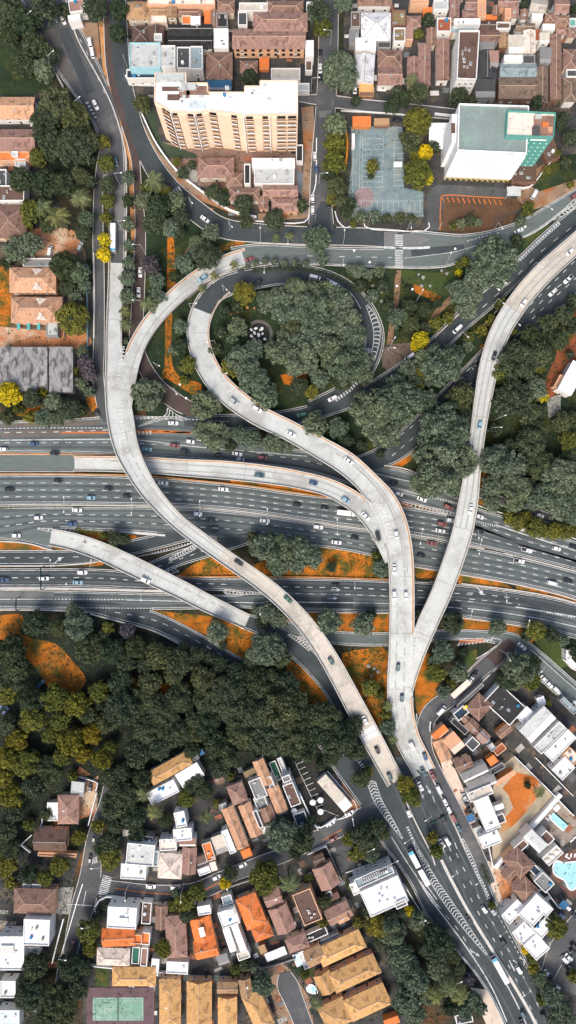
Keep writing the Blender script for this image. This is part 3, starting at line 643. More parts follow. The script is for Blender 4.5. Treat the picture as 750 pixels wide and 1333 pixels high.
# markings on the decks: worn chevrons at the merges
dm = MB()
chevron([(161,452,2),(158,480,7),(156,510,7),(158,545,5),(164,580,3),(170,600,1)], -1, w=.5, gap=4.6, b=dm, zf=dzf('A'), border=False, lead=.8)
chevron([(481,645,3),(493,660,9),(503,680,9),(510,705,6),(516,728,2)], -1, w=.4, gap=4.6, b=dm, zf=dzf('C'), border=False, lead=.8)
chevron([(540,832,2),(537,850,7),(534,875,6),(530,900,1)], -1, w=.4, gap=5, b=dm, zf=dzf('C', .05), border=False, lead=.7)
for key, off in (('A', 9), ('A', -9), ('C', 12), ('C', -12), ('E', 9.5), ('E', -9.5), ('D', 9), ('D', -9), ('F', 9), ('B', -9), ('B', 8.5)):
    c = DECKS[key]; pts = []
    for i in range(len(c)):
        p, q = c[max(0, i-1)], c[min(len(c)-1, i+1)]; dx, dy = q[0]-p[0], q[1]-p[1]; l = math.hypot(dx, dy) or 1
        h = (c[i][2]/2-2.6)*(1 if off > 0 else -1); pts.append((c[i][0]-dy/l*h, c[i][1]+dx/l*h))
    lim = {'B': lambda p: p[1] < 462, 'D': lambda p: p[0] < 470, 'A': lambda p: not (455 < p[1] < 600 and off > 0 or False)}.get(key, lambda p: True)
    pts = [p for p in pts if lim(p)]
    zf = dzf(key, 0.02); line(pts, .22, None, dm, zf=zf, sp=False)
for key, a, b_ in (('C', 0.42, 0.62), ('C', .66, .98), ('A', .86, .99)):
    c = DECKS[key]; n = len(c); line([q[:2] for q in c[int(n*a):int(n*b_)]], .25, (4, 8), dm, zf=dzf(key), sp=False)
struct(dm.build('deck_marking', M_paintw))
# dark worn wheel tracks on the loop flyover: a real stain of tyre dirt on the slab
ws = MB()
def track(key, a, b_, off, w):
    c = DECKS[key]; n = len(c); L = []
    for i in range(int(n*a), int(n*b_)):
        p, q = c[max(0, i-1)], c[min(n-1, i+1)]; dx, dy = q[0]-p[0], q[1]-p[1]; l = math.hypot(dx, dy) or 1; L.append((c[i][0]+dy/l*off, c[i][1]-dx/l*off))
    line(L, w, None, ws, zf=dzf(key, 0.012), sp=False)
track('C', .42, .68, 4.5, .9); track('C', .40, .66, 8.0, .5); track('C', .70, .97, -6, .6); track('C', .72, .97, 5, .6); track('A', .25, .60, 4, .5); track('A', .3, .8, -4, .5); track('E', .05, .7, 3.5, .6); track('E', .1, .7, -4, .5); track('D', .1, .8, 4, .5); track('D', .2, .8, -4, .5); track('F', .1, .9, 3, .5); track('B', .1, .8, 3, .5)
struct(ws.build('tyre_track', surf('tyre_dirt', (0.37,0.37,0.345), .15, .3, 1.2)))
# expansion joints across the decks
ej = MB()
for key in DECKS:
    c = DECKS[key]; acc = 0
    for i in range(1, len(c)-1):
        acc += math.hypot(c[i][0]-c[i-1][0], c[i][1]-c[i-1][1])
        if acc > 72:
            acc = 0; p, q = c[i-1], c[i+1]; dx, dy = q[0]-p[0], q[1]-p[1]; l = math.hypot(dx, dy); h = c[i][2]/2-1.4
            z = c[i][3]+0.045
            line([(c[i][0]-dy/l*h, c[i][1]+dx/l*h), (c[i][0]+dy/l*h, c[i][1]-dx/l*h)], .18, None, ej, z)
struct(ej.build('expansion_joint', M_concd))
# pale new slab near the end of flyover A
ns = MB(); c = DECKS['A']
line([(480,943),(490,966)], 0.01, None, ns, 3)
seg = [q for q in c if 948 < q[1] < 962]
L_, R_ = [], []
for i, q in enumerate(seg):
    p, r = seg[max(0, i-1)], seg[min(len(seg)-1, i+1)]; dx, dy = r[0]-p[0], r[1]-p[1]; l = math.hypot(dx, dy); h = q[2]/2-2.2; z = q[3]+0.015
    L_.append(P(q[0]+dy/l*h, q[1]-dx/l*h, z)); R_.append(P(q[0]-dy/l*h, q[1]+dx/l*h, z))
ns.strip(R_, L_); struct(ns.build('pale_slab', surf('new_slab', (0.72,0.72,0.70), 0.08, 0.3, 1)))

# ------------------------------------------------------------------ roadside barriers
def barrier(pts, label, w=0.55, h=0.85, mat=None, name='concrete_barrier', cat='barrier', z0=0):
    v = [P(x, y, 0) for x, y in spline(pts, 6)]; o = v[len(v)//2].copy(); b = MB()
    b.wallstrip([(p.x-o.x, p.y-o.y, 0) for p in v], w, z0, h)
    ob = b.build(name, mat or M_par); ob.location = o; m = len(pts)//2
    return reg(ob, label, cat, *pts[m], place=False)
barrier([(-40,617),(60,617),(180,619),(250,625),(320,632),(383,641),(440,650)], 'rust stained concrete barrier along the upper side of the second motorway carriageway', mat=M_rust)
barrier([(-40,591),(0,591),(100,591.5),(180,594),(235,599)], 'pale barrier between the top carriageway and the rising slip road', mat=M_rust)
barrier([(-40,657),(100,657.5),(180,658.5),(250,660.5),(320,666.5),(383,675.5),(450,685.5),(540,696.5),(600,708),(630,714)], 'long white concrete barrier in the grassy motorway median')
barrier([(655,720),(700,731),(750,744),(800,758)], 'white concrete barrier beside the reddish median near the right edge')
barrier([(500,606),(535,613),(590,641),(622,658),(675,675),(750,702),(800,720)], 'cream wall bounding the top of the motorway right of the eastern flyover')
barrier([(-40,703),(30,706.5),(60,714),(70,716.5)], 'short white barrier above the small orange verge at the left edge')
barrier([(-40,736.5),(60,736.5),(110,733.5),(128,731)], 'white barrier between two dark carriageways at the left edge')
barrier([(-40,766),(60,766),(140,767.5),(250,770.5)], 'long double barrier below the carriageway with the dark blue truck', w=1.1)
barrier([(-40,794),(60,794),(115,797)], 'low barrier beside the lowest motorway lane near the forest')
barrier([(118,799),(160,810),(200,821),(243,843),(290,868)], 'pale crash barrier curving along the forest slip road')
barrier([(228,751),(300,750.5),(400,751),(500,754),(540,755)], 'rust coloured barrier under the orange verge trees', mat=M_rust)
barrier([(600,759.5),(672,768.5),(718,776.5),(750,785),(800,797)], 'rust stained barrier right of the eastern flyover below the orange strip', mat=M_par)
barrier([(537,737.5),(603,748.5),(665,759.5),(718,771.5),(750,781),(800,795)], 'white barrier above the orange strip right of the eastern flyover')
barrier([(350,795),(460,797.5),(540,798.5),(596,803.5),(675,814.5),(750,831)], 'pale barrier along the bottom edge of the lowest carriageway')
barrier([(520,1024),(540,1068),(560,1108),(566,1125)], 'concrete divider left of the small median trees on the south avenue', w=.6)
barrier([(574,1118),(590,1150),(612,1190),(640,1235),(665,1275),(690,1318),(705,1350)], 'long double concrete divider down the middle of the south avenue', w=1.4)
barrier([(556,1000),(575,1038),(598,1088),(606,1105)], 'concrete divider beside the line of parked cars on the frontage road', w=.6)
barrier([(542,928),(543,950),(549,978),(556,1000)], 'curved barrier between the loop flyover foot and the frontage road', w=.5)
barrier([(755,302),(711,340),(680,372),(653,398),(625,428)], 'pale barrier along the lower side of the north east avenue')
barrier([(672,346),(640,372),(600,407),(565,440)], 'pale barrier along the upper side of the north east avenue')
barrier([(84,-10),(100,48),(133,110),(150,148),(163,195),(165,225),(165,300),(164,345)], 'pale rusty wall along the right side of the north west avenue')
barrier([(44,40),(60,72),(83,115)], 'pale wall along the left side of the north west avenue by the lawn')
barrier([(182,142),(190,160),(205,190),(230,223),(262,250),(300,275),(334,284)], 'white boundary wall curving round the apartment block garden', h=2.0, name='boundary_wall', cat='wall', mat=M_white)
barrier([(123,330),(124,380),(123.5,440)], 'thin pale wall beside the side road left of the long flyover', h=1.6, name='boundary_wall', cat='wall')
# ------------------------------------------------------------------ trees
def leaf_mat(name, dark, light, objv=0.18, olive=0.45):
    m, nt, b = new_mat(name, 0.75, 0, 0.2)
    at = node(nt, 'ShaderNodeAttribute', _attribute_name='tone')
    c = ramp(nt, at.outputs['Fac'], [(0.0, dark), (1.0, light)])
    g = node(nt, 'ShaderNodeNewGeometry')
    v = ramp(nt, g.outputs['Random Per Island'], [(0, (0.55,)*3), (1, (1.5,)*3)])
    c = mix(nt, 1.0, c, v, 'MULTIPLY')
    oi = node(nt, 'ShaderNodeObjectInfo')
    wn2 = node(nt, 'ShaderNodeTexWhiteNoise', _noise_dimensions='1D'); nt.links.new(oi.outputs['Random'], wn2.inputs['W'])
    ol = ramp(nt, wn2.outputs['Value'], [(0.45, (0, 0, 0)), (1.0, (olive,)*3)]); c = mix(nt, ol, c, mix(nt, 1.0, c, (1.55, 1.18, 0.55), 'MULTIPLY'))
    o = ramp(nt, oi.outputs['Random'], [(0, (1-objv, 1-objv*0.7, 1-objv)), (0.5, (1, 1, 1)), (1, (1+objv*1.3, 1+objv*0.8, 1+objv*0.3))])
    c = mix(nt, 1.0, c, o, 'MULTIPLY'); nt.links.new(c, b.inputs['Base Color']); return m
LM = {'g': leaf_mat('grey_green_leaves', (0.058,0.084,0.056), (0.185,0.235,0.155), 0.15, 0.2),
      'd': leaf_mat('dark_green_leaves', (0.024,0.038,0.023), (0.092,0.120,0.066), 0.30, 0.35),
      'y': leaf_mat('yellow_green_leaves', (0.045,0.060,0.018), (0.20,0.205,0.038), 0.22),
      'Y': leaf_mat('yellow_blossom', (0.20,0.19,0.012), (0.72,0.58,0.02), 0.15),
      'o': leaf_mat('golden_olive_leaves', (0.045,0.050,0.012), (0.24,0.21,0.022), 0.18),
      'v': leaf_mat('purple_blossom', (0.045,0.042,0.052), (0.15,0.13,0.165), 0.15),
      'p': leaf_mat('palm_leaves', (0.045,0.065,0.030), (0.15,0.17,0.075), 0.2)}
M_bark = surf('bark', (0.09,0.065,0.045), 0.3, 0.8, 4, 0.95, space='object')
def quads_mesh(name, V, tone, mat, extra=None):
    n = len(V)//4; me = bpy.data.meshes.new(name)
    ev, ef = (extra if extra else ([], []))
    nv = len(V)+len(ev); me.vertices.add(nv)
    co = np.concatenate([V, np.array(ev).reshape(-1, 3)]) if len(ev) else V
    me.vertices.foreach_set('co', co.astype(np.float32).ravel())
    loops = list(range(4*n)); starts = list(range(0, 4*n, 4)); tot = [4]*n
    for f in ef:
        starts.append(len(loops)); tot.append(len(f)); loops += [4*n+i for i in f]
    me.loops.add(len(loops)); me.loops.foreach_set('vertex_index', loops)
    me.polygons.add(len(starts)); me.polygons.foreach_set('loop_start', starts); me.polygons.foreach_set('loop_total', tot)
    me.update(calc_edges=True); me.validate()
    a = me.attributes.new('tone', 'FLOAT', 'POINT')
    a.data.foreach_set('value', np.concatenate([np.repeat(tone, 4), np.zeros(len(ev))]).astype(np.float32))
    me.materials.append(mat); return me
def crown_mesh(name, r, hz, lump, nl, nq, leaf, seed, mat, ygap=0.0):
    rg = np.random.default_rng(seed)
    ph = rg.uniform(0, 6.28, 4)
    def outline(t): return 1+0.10*np.sin(3*t+ph[0])+0.07*np.sin(5*t+ph[1])+0.05*np.sin(8*t+ph[2])
    sub = []            # big branch-lobes that break the dome
    for k in range(max(3, int(nl/14))):
        a = rg.uniform(0, 6.28); q = r*math.sqrt(rg.uniform(0, 0.75)); sub.append((q*math.cos(a), q*math.sin(a), rg.uniform(-0.5, 1.0)*r*0.16, r*rg.uniform(0.25, 0.42)))
    Vs, Ts = [], []
    for i in range(nl):
        side = i < nl*0.22
        a = i*2.399963+rg.normal(0, 0.25); ro = outline(a)*r
        q = ro*(0.80+0.1*rg.random()) if side else ro*0.88*math.sqrt((i-nl*0.22)/(nl*0.78))
        x, y = q*math.cos(a), q*math.sin(a)
        z = hz*math.sqrt(max(0.0, 1-(q/(r*1.05))**2))
        if side: z *= rg.uniform(-0.7, 0.8)
        for sx, sy, sh, sr in sub:
            dd = ((x-sx)**2+(y-sy)**2)/sr**2
            if dd < 1: z += sh*(1-dd)*(0 if side else 1)*2.0
        z += rg.normal(0, lump*0.22)
        L = lump*rg.uniform(0.75, 1.3); tn = np.clip(rg.normal(0.5, 0.24), 0, 1)
        d = rg.normal(0, 1, (nq, 3)); d[:, 2] = np.abs(d[:, 2])*0.9-0.25; d /= np.linalg.norm(d, axis=1)[:, None]
        c = np.array([x, y, z])+d*L*rg.uniform(0.75, 1.05, (nq, 1))*np.array([1, 1, 0.8])
        nrm = d+rg.normal(0, 0.38, (nq, 3)); nrm /= np.linalg.norm(nrm, axis=1)[:, None]
        ref = rg.normal(0, 1, (nq, 3)); u = np.cross(nrm, ref); u /= np.linalg.norm(u, axis=1)[:, None]; w = np.cross(nrm, u)
        s = leaf*rg.uniform(0.6, 1.35, (nq, 1)); asp = rg.uniform(0.45, 0.8, (nq, 1))
        q4 = np.stack([c-u*s, c-w*s*asp, c+u*s, c+w*s*asp], axis=1).reshape(-1, 3)
        Vs.append(q4); Ts.append(np.clip(tn+rg.normal(0, 0.12, nq), 0, 1))
    # inner mass so that the crown is not see-through everywhere
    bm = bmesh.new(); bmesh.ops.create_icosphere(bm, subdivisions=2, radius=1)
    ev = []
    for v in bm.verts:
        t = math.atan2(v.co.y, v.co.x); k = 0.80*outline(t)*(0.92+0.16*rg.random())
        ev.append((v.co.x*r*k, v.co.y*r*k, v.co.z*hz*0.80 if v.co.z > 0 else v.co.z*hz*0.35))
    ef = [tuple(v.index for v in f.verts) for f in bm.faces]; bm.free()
    return quads_mesh(name, np.concatenate(Vs), np.concatenate(Ts), mat, (ev, ef))
def trunk_mesh(h, r, seed, limbs=4):
    q = random.Random(seed); b = MB(); p = Vector((0, 0, 0)); rr = r
    for i in range(3):
        n = p+Vector((q.uniform(-.3, .3), q.uniform(-.3, .3), h/3)); b.cyl(p, n, rr, rr*0.82, 8, caps=(i == 0)); p = n; rr *= 0.82
    for i in range(limbs):
        a = i*6.28/limbs+q.random(); e = p+Vector((math.cos(a)*h*.55, math.sin(a)*h*.55, h*0.5)); b.cyl(p-Vector((0, 0, h*.12)), e, rr*0.6, rr*0.2, 6)
        e2 = e+Vector((math.cos(a+.5)*h*.25, math.sin(a+.5)*h*.25, h*.2)); b.cyl(e, e2, rr*0.2, rr*0.1, 5)
    return b
SIZES = {'L': (10.0, 5.2, 1.15, 250, 42, 0.40, 6.5, 0.55), 'M': (5.2, 3.6, 0.85, 95, 40, 0.32, 4.0, 0.32), 'S': (2.6, 2.1, 0.6, 36, 36, 0.26, 1.6, 0.14)}
TREES = {}
KNAME = {'g': ('broadleaf_tree', 'grey green broad tree'), 'd': ('dark_tree', 'dark green tree'), 'y': ('bushy_tree', 'yellow green tree'),
         'Y': ('flowering_tree', 'bright yellow flowering tree'), 'o': ('golden_tree', 'golden olive tree'), 'v': ('jacaranda_tree', 'purple blossoming tree'), 'p': ('palm_tree', 'palm tree')}
tseed = [100]
def tree_proto(k, s, v):
    key = (k, s, v)
    if key in TREES: return TREES[key], False
    r, hz, lump, nl, nq, leaf, th, tr = SIZES[s]; tseed[0] += 1
    name = KNAME[k][0] if s != 'S' else {'broadleaf_tree':'small_tree','dark_tree':'dark_shrub','bushy_tree':'leafy_shrub'}.get(KNAME[k][0], KNAME[k][0])
    root = empty(name, (0, 0, 0))
    me = crown_mesh('crown', r, hz, lump, nl, nq, leaf, tseed[0], LM[k]); o = bpy.data.objects.new('crown', me); COL.objects.link(o); o.parent = root; o.location = (0, 0, th+hz*0.5)
    trunk_mesh(th, tr, tseed[0]).build('trunk', M_bark, root, True)
    TREES[key] = root; return root, True
def palm_proto(v):
    key = ('p', v)
    if key in TREES: return TREES[key], False
    rg = np.random.default_rng(50+v); q = random.Random(v); root = empty('palm_tree', (0, 0, 0)); h = 6.5
    b = MB(); p = Vector((0, 0, 0))
    for i in range(5):
        n = p+Vector((q.uniform(-.12, .2), q.uniform(-.12, .2), h/5)); b.cyl(p, n, 0.24-i*.02, 0.22-i*.02, 8); p = n
    b.build('trunk', M_bark, root, True)
    V, T = [], []
    for i in range(17):
        a = i*2.4+q.uniform(-.2, .2); L = q.uniform(2.3, 3.1); up = q.uniform(0.1, 0.9); tn = q.random()
        prev = Vector((p.x, p.y, p.z))
        dirv = Vector((math.cos(a), math.sin(a), 0)); side = Vector((-math.sin(a), math.cos(a), 0))
        m = 12
        for j in range(1, m+1):
            t = j/m; c = Vector((p.x, p.y, p.z))+dirv*L*t+Vector((0, 0, up*L*t*0.9-L*0.95*t*t)); wl = 0.85*math.sin(math.pi*min(1, t*0.9+0.1))**0.6
            for sg in (-1, 1):
                e = c+side*sg*wl*0.75+dirv*0.3+Vector((0, 0, -wl*0.42))
                w = dirv*0.085; V += [tuple(c-w), tuple(c+w), tuple(e+w*0.4), tuple(e-w*0.4)]; T.append(tn)
            w = side*0.06; V += [tuple(prev-w), tuple(prev+w), tuple(c+w), tuple(c-w)]; T.append(tn); prev = c
    me = quads_mesh('crown', np.array(V), np.array(T), LM['p']); o = bpy.data.objects.new('crown', me); COL.objects.link(o); o.parent = root
    TREES[key] = root; return root, True
def tree(x, y, r, k='g'):
    rm = r*S
    if k == 'g' and x < 480 and 838 < y < 1000 and y > 838+(x > 300)*30: k = 'd'
    if k == 'Y' and y > 900 and x < 200: k = 'o'
    if k == 'p':
        src, new = palm_proto(rnd.randrange(3)); sc_ = rm*1.15/2.9; zc = 6.5*sc_
    else:
        s = 'L' if rm > 6.6 else ('M' if rm > 3.4 else 'S')
        src, new = tree_proto(k, s, rnd.randrange(3)); r0, hz, _, _, _, _, th, _ = SIZES[s]; sc_ = rm*0.97/r0; zc = (th+hz*0.8)*sc_
    o = src if new else copy_tree(src)
    p = P(x, y, zc); o.location = (p.x, p.y, 0.0); o.rotation_euler = (0, 0, rnd.uniform(0, 6.28))
    o.scale = (sc_, sc_, sc_*rnd.uniform(0.88, 1.12))
    sz = 'big ' if r >= 22 else ('' if r >= 11 else 'small ')
    reg(o, sz+KNAME[k][1], 'palm' if k == 'p' else 'tree', x, y, {'g':'grey green trees', 'd':'dark green trees', 'y':'yellow green trees', 'Y':'yellow flowering trees', 'o':'golden olive trees', 'v':'purple blossoming trees', 'p':'palms'}[k])
def trees(k, s):
    for t in s.split(): a = t.split(','); tree(float(a[0]), float(a[1]), float(a[2]), a[3] if len(a) > 3 else k)
# north west
trees('d', '10,15,22 35,30,20 60,12,18 12,45,14 45,60,17 33,84,17 57,92,14,g 66,72,12 125,12,16 155,14,13 153,45,12 85,14,9 185,135,12 75,140,24 62,160,22 100,155,20 70,190,20 95,190,26 60,175,16 118,185,14 50,205,12,y 135,185,9,y 138,212,11,y 30,235,16 60,240,20 84,240,15 104,229,12 118,238,9')
trees('d', '42,276,15,y 56,268,12,p 78,284,14,p 104,256,13,p 112,285,11,g 108,303,11 36,290,9,y 62,292,12 20,325,17,g 41,318,15,g 8,342,9 84,346,19 104,356,14,g 88,372,12 100,386,9,g 110,372,9,g 95,415,22,y 95,420,14 141,240,11 140,262,10,y 138,283,8,y 136,312,9,Y 135,331,10,Y')
trees('g', '168,232,9 168,262,9,d 167,292,9 168,320,8 168,343,9 166,362,11 166,386,11 163,405,8,p 163,424,8,p 164,445,5 200,232,13,p 192,247,9,y 188,262,12 208,270,17,d 228,262,14 236,283,12,d 200,290,15,d 222,296,13 214,250,10,y 197,346,13,v 205,366,11 204,386,12 191,396,10,p 200,405,7 232,300,10,d 240,343,13 252,330,10 226,360,7,d')
trees('d', '13,513,16,Y 43,520,13 56,511,9,o 70,523,13,g 90,533,15 57,543,13,g 40,543,9,y 10,543,10 75,545,10,g 105,535,9 112,473,11,v 117,487,10,v 107,499,9,g 117,510,8,g 107,457,8,g 97,483,6,y 25,533,8,y')
# around the ring and the street block
trees('g', '277,250,11,d 290,258,10,d 317,267,13,d 320,288,10,d 357,285,14,d 270,333,19,d 256,315,10 275,303,12 360,309,6,p 378,307,6,p 413,312,18 420,339,8 305,343,6,p 278,359,6,p 263,376,6,p 292,252,6,y 393,268,9,d 238,225,8,d 230,210,6,y 250,215,6,d')
trees('g', '345,340,5 357,341,5 370,342,5 384,342,5 398,343,5 322,347,4 333,343,4 466,352,10 480,357,8 494,354,8 470,372,8,d 484,386,9 497,372,9,d 455,349,6')
trees('d', '415,18,16 420,36,12,y 447,4,13,g 325,100,11 437,165,16,g 437,186,15,y 435,211,15,y 428,228,9 438,242,13 432,258,8,y 450,275,10 444,262,9 457,265,8 485,217,9,y 483,228,5 487,281,8,g 520,283,7 503,285,7 535,285,6 470,282,8,g 460,292,5,y')
tree(443, 90, 24, 'g'); tree(452, 110, 11, 'g')
trees('d', '543,160,19,y 535,181,15 553,199,10,Y 543,226,19,y 548,212,9,Y 557,232,8,Y 541,205,8,y 564,192,9 510,137,11 545,122,13 527,128,11 597,127,13 613,132,8 557,27,9 544,45,7,y 537,102,8,p 700,133,9 730,157,11 742,180,11 736,213,8 712,222,6,y 747,12,6 682,6,6 463,132,7 518,120,9 583,203,8 600,292,7,g 612,288,8 622,290,6,g 590,294,5,y 743,240,5,y 725,200,5,y')
trees('g', '643,343,31 618,362,16 607,382,22 609,402,14 592,375,10 640,320,14 687,272,9,y 672,312,8,d 678,288,7 605,340,7,y 597,355,5,Y 597,345,6,y 568,421,9,y 583,414,8,y 547,443,12,Y 541,452,6,Y 517,414,13 533,400,11,d 534,420,13,d 552,402,10,d 552,428,9,d 506,398,8,d 525,433,7,d 640,417,8,y 627,431,8,y 653,397,9,y 610,440,8,y 570,395,6,d 530,378,5,d 610,450,8')
# park
trees('g', '318,381,15,y 310,398,9,d 293,405,8,d 310,426,13,g 303,440,8 343,388,10 365,390,18 385,381,20 405,380,15 425,386,19 440,396,22 405,405,26 372,402,22 430,420,22 452,418,20 458,438,20 408,438,25 380,425,16,d 388,448,17 345,400,9 430,455,18 372,440,12')
trees('g', '317,470,23 330,493,21 345,515,18 300,478,13,y 330,455,14 355,455,12 367,460,17 393,465,24 385,480,12 450,477,24 470,470,16 430,470,14 417,493,13 390,503,12,d 405,510,10,y 445,497,12,d 245,475,12,y 235,450,11,d 280,455,9,d 288,432,8,d 240,495,7,y 227,455,8 475,490,12 235,425,10')
trees('g', '483,533,28 500,558,26 520,525,30 515,500,14 540,500,14 553,522,17 410,553,17 440,557,14 450,573,11,d 267,527,20 285,520,8,d 280,567,20 262,560,12 330,573,13 355,577,14 375,580,10 312,566,12 300,580,9,d 192,513,22 180,528,8,d 205,528,10,d 470,580,7,d 495,590,6,d 573,477,27 590,462,14 553,468,15 530,480,12 546,488,10,y 536,490,4,Y 540,505,14,y')
trees('g', '577,560,33 573,605,35 557,628,22 598,600,24 590,632,14 600,517,18,d 600,540,16,d 590,575,18 605,560,12,d 548,590,12')
trees('g', '673,470,27,d 700,462,18,d 655,485,16,y 667,520,26,d 697,505,16 687,537,16,d 705,515,9,Y 690,575,20,d 700,560,14,d 643,600,22 665,607,22 640,632,15 672,637,20 700,605,20,d 730,620,25 717,643,20 655,630,12 732,550,14,d 740,573,13,y 748,545,12,d 665,580,10,d 645,560,9,d 712,600,12 740,595,12,d 640,655,12 668,655,13 697,650,16 727,658,18 745,672,14 690,632,10,d 703,535,10,d 747,645,14')
trees('y', '675,680,11 663,674,9 697,687,14 684,674,10 708,692,9 722,691,12 735,692,11 748,690,9 733,411,13,d 713,422,13,d 690,438,15,d 727,440,16,d 745,392,9,d 748,425,12,d 705,445,12,d 700,478,10,y 745,480,6 655,445,9,d 665,430,8,y 742,462,6,d')
# motorway verges
trees('g', '343,712,18 330,700,9,d 362,715,23 362,735,15 388,712,17 384,732,15 405,725,16 432,738,7,d 497,740,13 490,725,8,y 350,798,13 335,795,8 363,806,12 342,810,9,d 428,808,17 473,813,16 483,800,8,d 283,822,15 348,843,23 332,855,14 365,855,14,d 547,804,11,d 540,820,6,d 590,811,15,d 647,816,12 697,820,14,y 685,828,8,d 717,826,11,d 745,848,9,d 733,833,8 577,848,15 566,860,10 567,875,14,y 597,874,13 603,850,7,d 588,890,8,y 675,870,21 690,885,13,y 660,885,14,d 690,865,14,d 668,890,10 150,700,11,d 162,702,8,d 135,698,5,y 112,704,4 505,920,7,p 505,946,11 512,963,6,p 503,930,8,y 482,895,12,y 495,905,7,y 535,810,5,d')
# lower left wood
trees('d', '47,812,17 35,820,9 97,797,12,g 103,816,19,g 77,818,12 140,818,9,y 135,828,9 167,821,11,v 117,846,20 147,848,17 177,843,15,g 207,853,18,g 233,862,18 190,866,12,g 165,863,12,d 240,842,8 157,888,17 196,888,16 227,880,14,g 13,846,22 24,868,17 13,885,20 257,850,11 287,866,12,g 273,858,9 310,877,16 265,884,17 300,897,24 340,890,24 370,893,20 325,870,14 385,910,16 290,840,6')
trees('d', '10,902,15,y 43,912,19 73,908,19,y 99,917,18,y 80,937,14,y 43,935,18,y 22,963,15,Y 93,965,18,Y 108,982,12,Y 66,957,12,y 133,987,14,Y 144,972,10,y 80,985,12,y 5,1013,14,y 33,995,20,y 63,1003,19 45,1023,16 15,1037,17,o 120,955,14,o 115,930,13 10,985,16,y 10,945,14 130,900,14,y 160,920,25,g 187,913,21,g 213,927,22,g 233,908,19 193,952,23,g 227,953,22,g 180,980,18,g 207,973,16,g 140,940,14 135,915,11 252,935,13 245,915,11')
trees('d', '143,1013,13 160,1033,20 173,1062,19 147,1050,17 200,1057,11,p 243,1040,12,y 143,1097,13 103,1090,10,y 37,1073,8,y 20,1058,13 8,1083,15 15,1105,13 185,1012,13 160,1005,12 178,1085,12 128,1075,9,y 150,1075,11 95,1010,7,y 215,1068,10 185,1035,10,p')
trees('d', '270,910,20 300,917,25 333,922,28 366,923,27 350,957,28 377,962,22 317,953,23 283,967,18,g 268,942,20,g 255,955,13,g 250,975,12,g 287,1000,13 300,985,14,g 423,933,21,g 440,962,26,g 410,955,17,g 463,977,13,g 430,987,11,g 417,997,7,g 395,938,18 400,978,14,g 390,920,14 460,945,14,g 470,1013,13,d 478,1005,8,y 267,1030,12 257,1015,11 248,1022,10 367,1087,22,g 393,1092,17,d 385,1110,9 477,1090,20 490,1076,12 455,1092,10,y 470,1105,11,y 500,1086,8 270,1063,8,p 300,1010,6,y 282,1045,6,y 405,1068,8 527,1020,12,y 534,1034,13,y 541,1044,7,y 563,1090,8,y 568,1107,9,y 577,900,10,g 702,1031,8,p 687,1022,5 712,915,6,y')
# south
trees('d', '7,1128,15,y 37,1138,13 60,1142,11,y 15,1150,9,y 77,1128,13,y 143,1118,15,y 130,1105,9 115,1213,16,y 117,1237,10,y 213,1235,12,y 47,1257,17 93,1258,19 40,1295,23 77,1303,23 100,1290,15 83,1325,14 60,1325,13 240,1175,13,y 225,1178,8,y 110,1262,10 257,1161,12,y 243,1190,11 230,1163,7,g 300,1137,10 293,1149,8,Y 345,1138,20,y 345,1152,14,y 375,1151,13,p 402,1143,6,y 343,1281,15,g 413,1305,8,p 320,1255,9 307,1262,7,y 332,1260,7,g 483,1111,11,g 462,1112,9,y 490,1205,15,y 467,1199,8,y 478,1185,8 457,1152,7,y 497,1228,11 397,1268,6,y 423,1172,9 420,1200,7,y 140,1180,6 128,1190,6 265,1205,5,y 60,1060,8')
trees('d', '510,1211,19,g 533,1186,7,Y 525,1192,8,g 545,1200,13,g 568,1230,24 555,1212,13 590,1245,10 520,1241,17,g 527,1260,19,g 543,1275,17,g 570,1261,15,g 530,1303,18,g 540,1320,15,g 556,1297,12,g 583,1287,12,p 600,1301,12,p 567,1297,12,p 617,1301,11,g 605,1315,10,g 585,1312,9 610,1274,8,v 625,1310,9,g 576,1275,9,p 597,1262,10 505,1190,8 723,1206,15,y 692,1246,8,y 684,1236,6,Y 703,1275,11,g 717,1293,14,g 695,1262,8,y 706,1300,8,y 730,1313,13,g 747,1271,9,y 722,1330,11,g 741,1325,9,g 712,1285,6,y 640,1178,5,y')
def hedge(pts, label, mat='d', w=2.2, h=1.6, seed=3):
    rg = np.random.default_rng(seed); c = [P(x, y, 0.8) for x, y in spline(pts, 3)]; o = c[len(c)//2].copy(); V, T = [], []
    for p in c:
        for k in range(55):
            q = np.array([p.x-o.x, p.y-o.y, h*0.45])+rg.normal(0, 1, 3)*np.array([w*.32, w*.32, h*.25]); q[2] = max(.1, q[2])
            n = rg.normal(0, 1, 3); n[2] = abs(n[2])+.4; n /= np.linalg.norm(n); u = np.cross(n, rg.normal(0, 1, 3)); u /= np.linalg.norm(u); v = np.cross(n, u); s = rg.uniform(.15, .36)
            V += [q-u*s, q-v*s*.6, q+u*s, q+v*s*.6]; T.append(rg.random())
    me = quads_mesh('hedge', np.array(V), np.array(T), LM[mat]); ob = bpy.data.objects.new('hedge', me); COL.objects.link(ob); ob.location = (o.x, o.y, 0)
    m = len(pts)//2; reg(ob, label, 'hedge', *pts[m], place=False)
hedge([(330,352),(360,350),(400,351),(440,361),(465,378)], 'curved low hedge between the ring road and the loop road', 'd', 1.6)
hedge([(455,285),(480,283),(510,284),(545,284)], 'clipped hedge along the lower fence of the blue sports court', 'g', 3)
hedge([(446,210),(448,235),(452,262)], 'dark hedge along the left side of the sports court', 'd', 5)
hedge([(628,1128),(631,1136),(636,1148)], 'short hedge beside the pale pavement near the avenue', 'd', 2)
hedge([(100,690),(125,693),(140,694)], 'small bushes on the orange wedge beside the low flyover', 'y', 2)
hedge([(0,661),(60,659),(180,659.5),(250,661.5)], 'thin strip of grass and weeds in the motorway median', 'y', .6, .5)
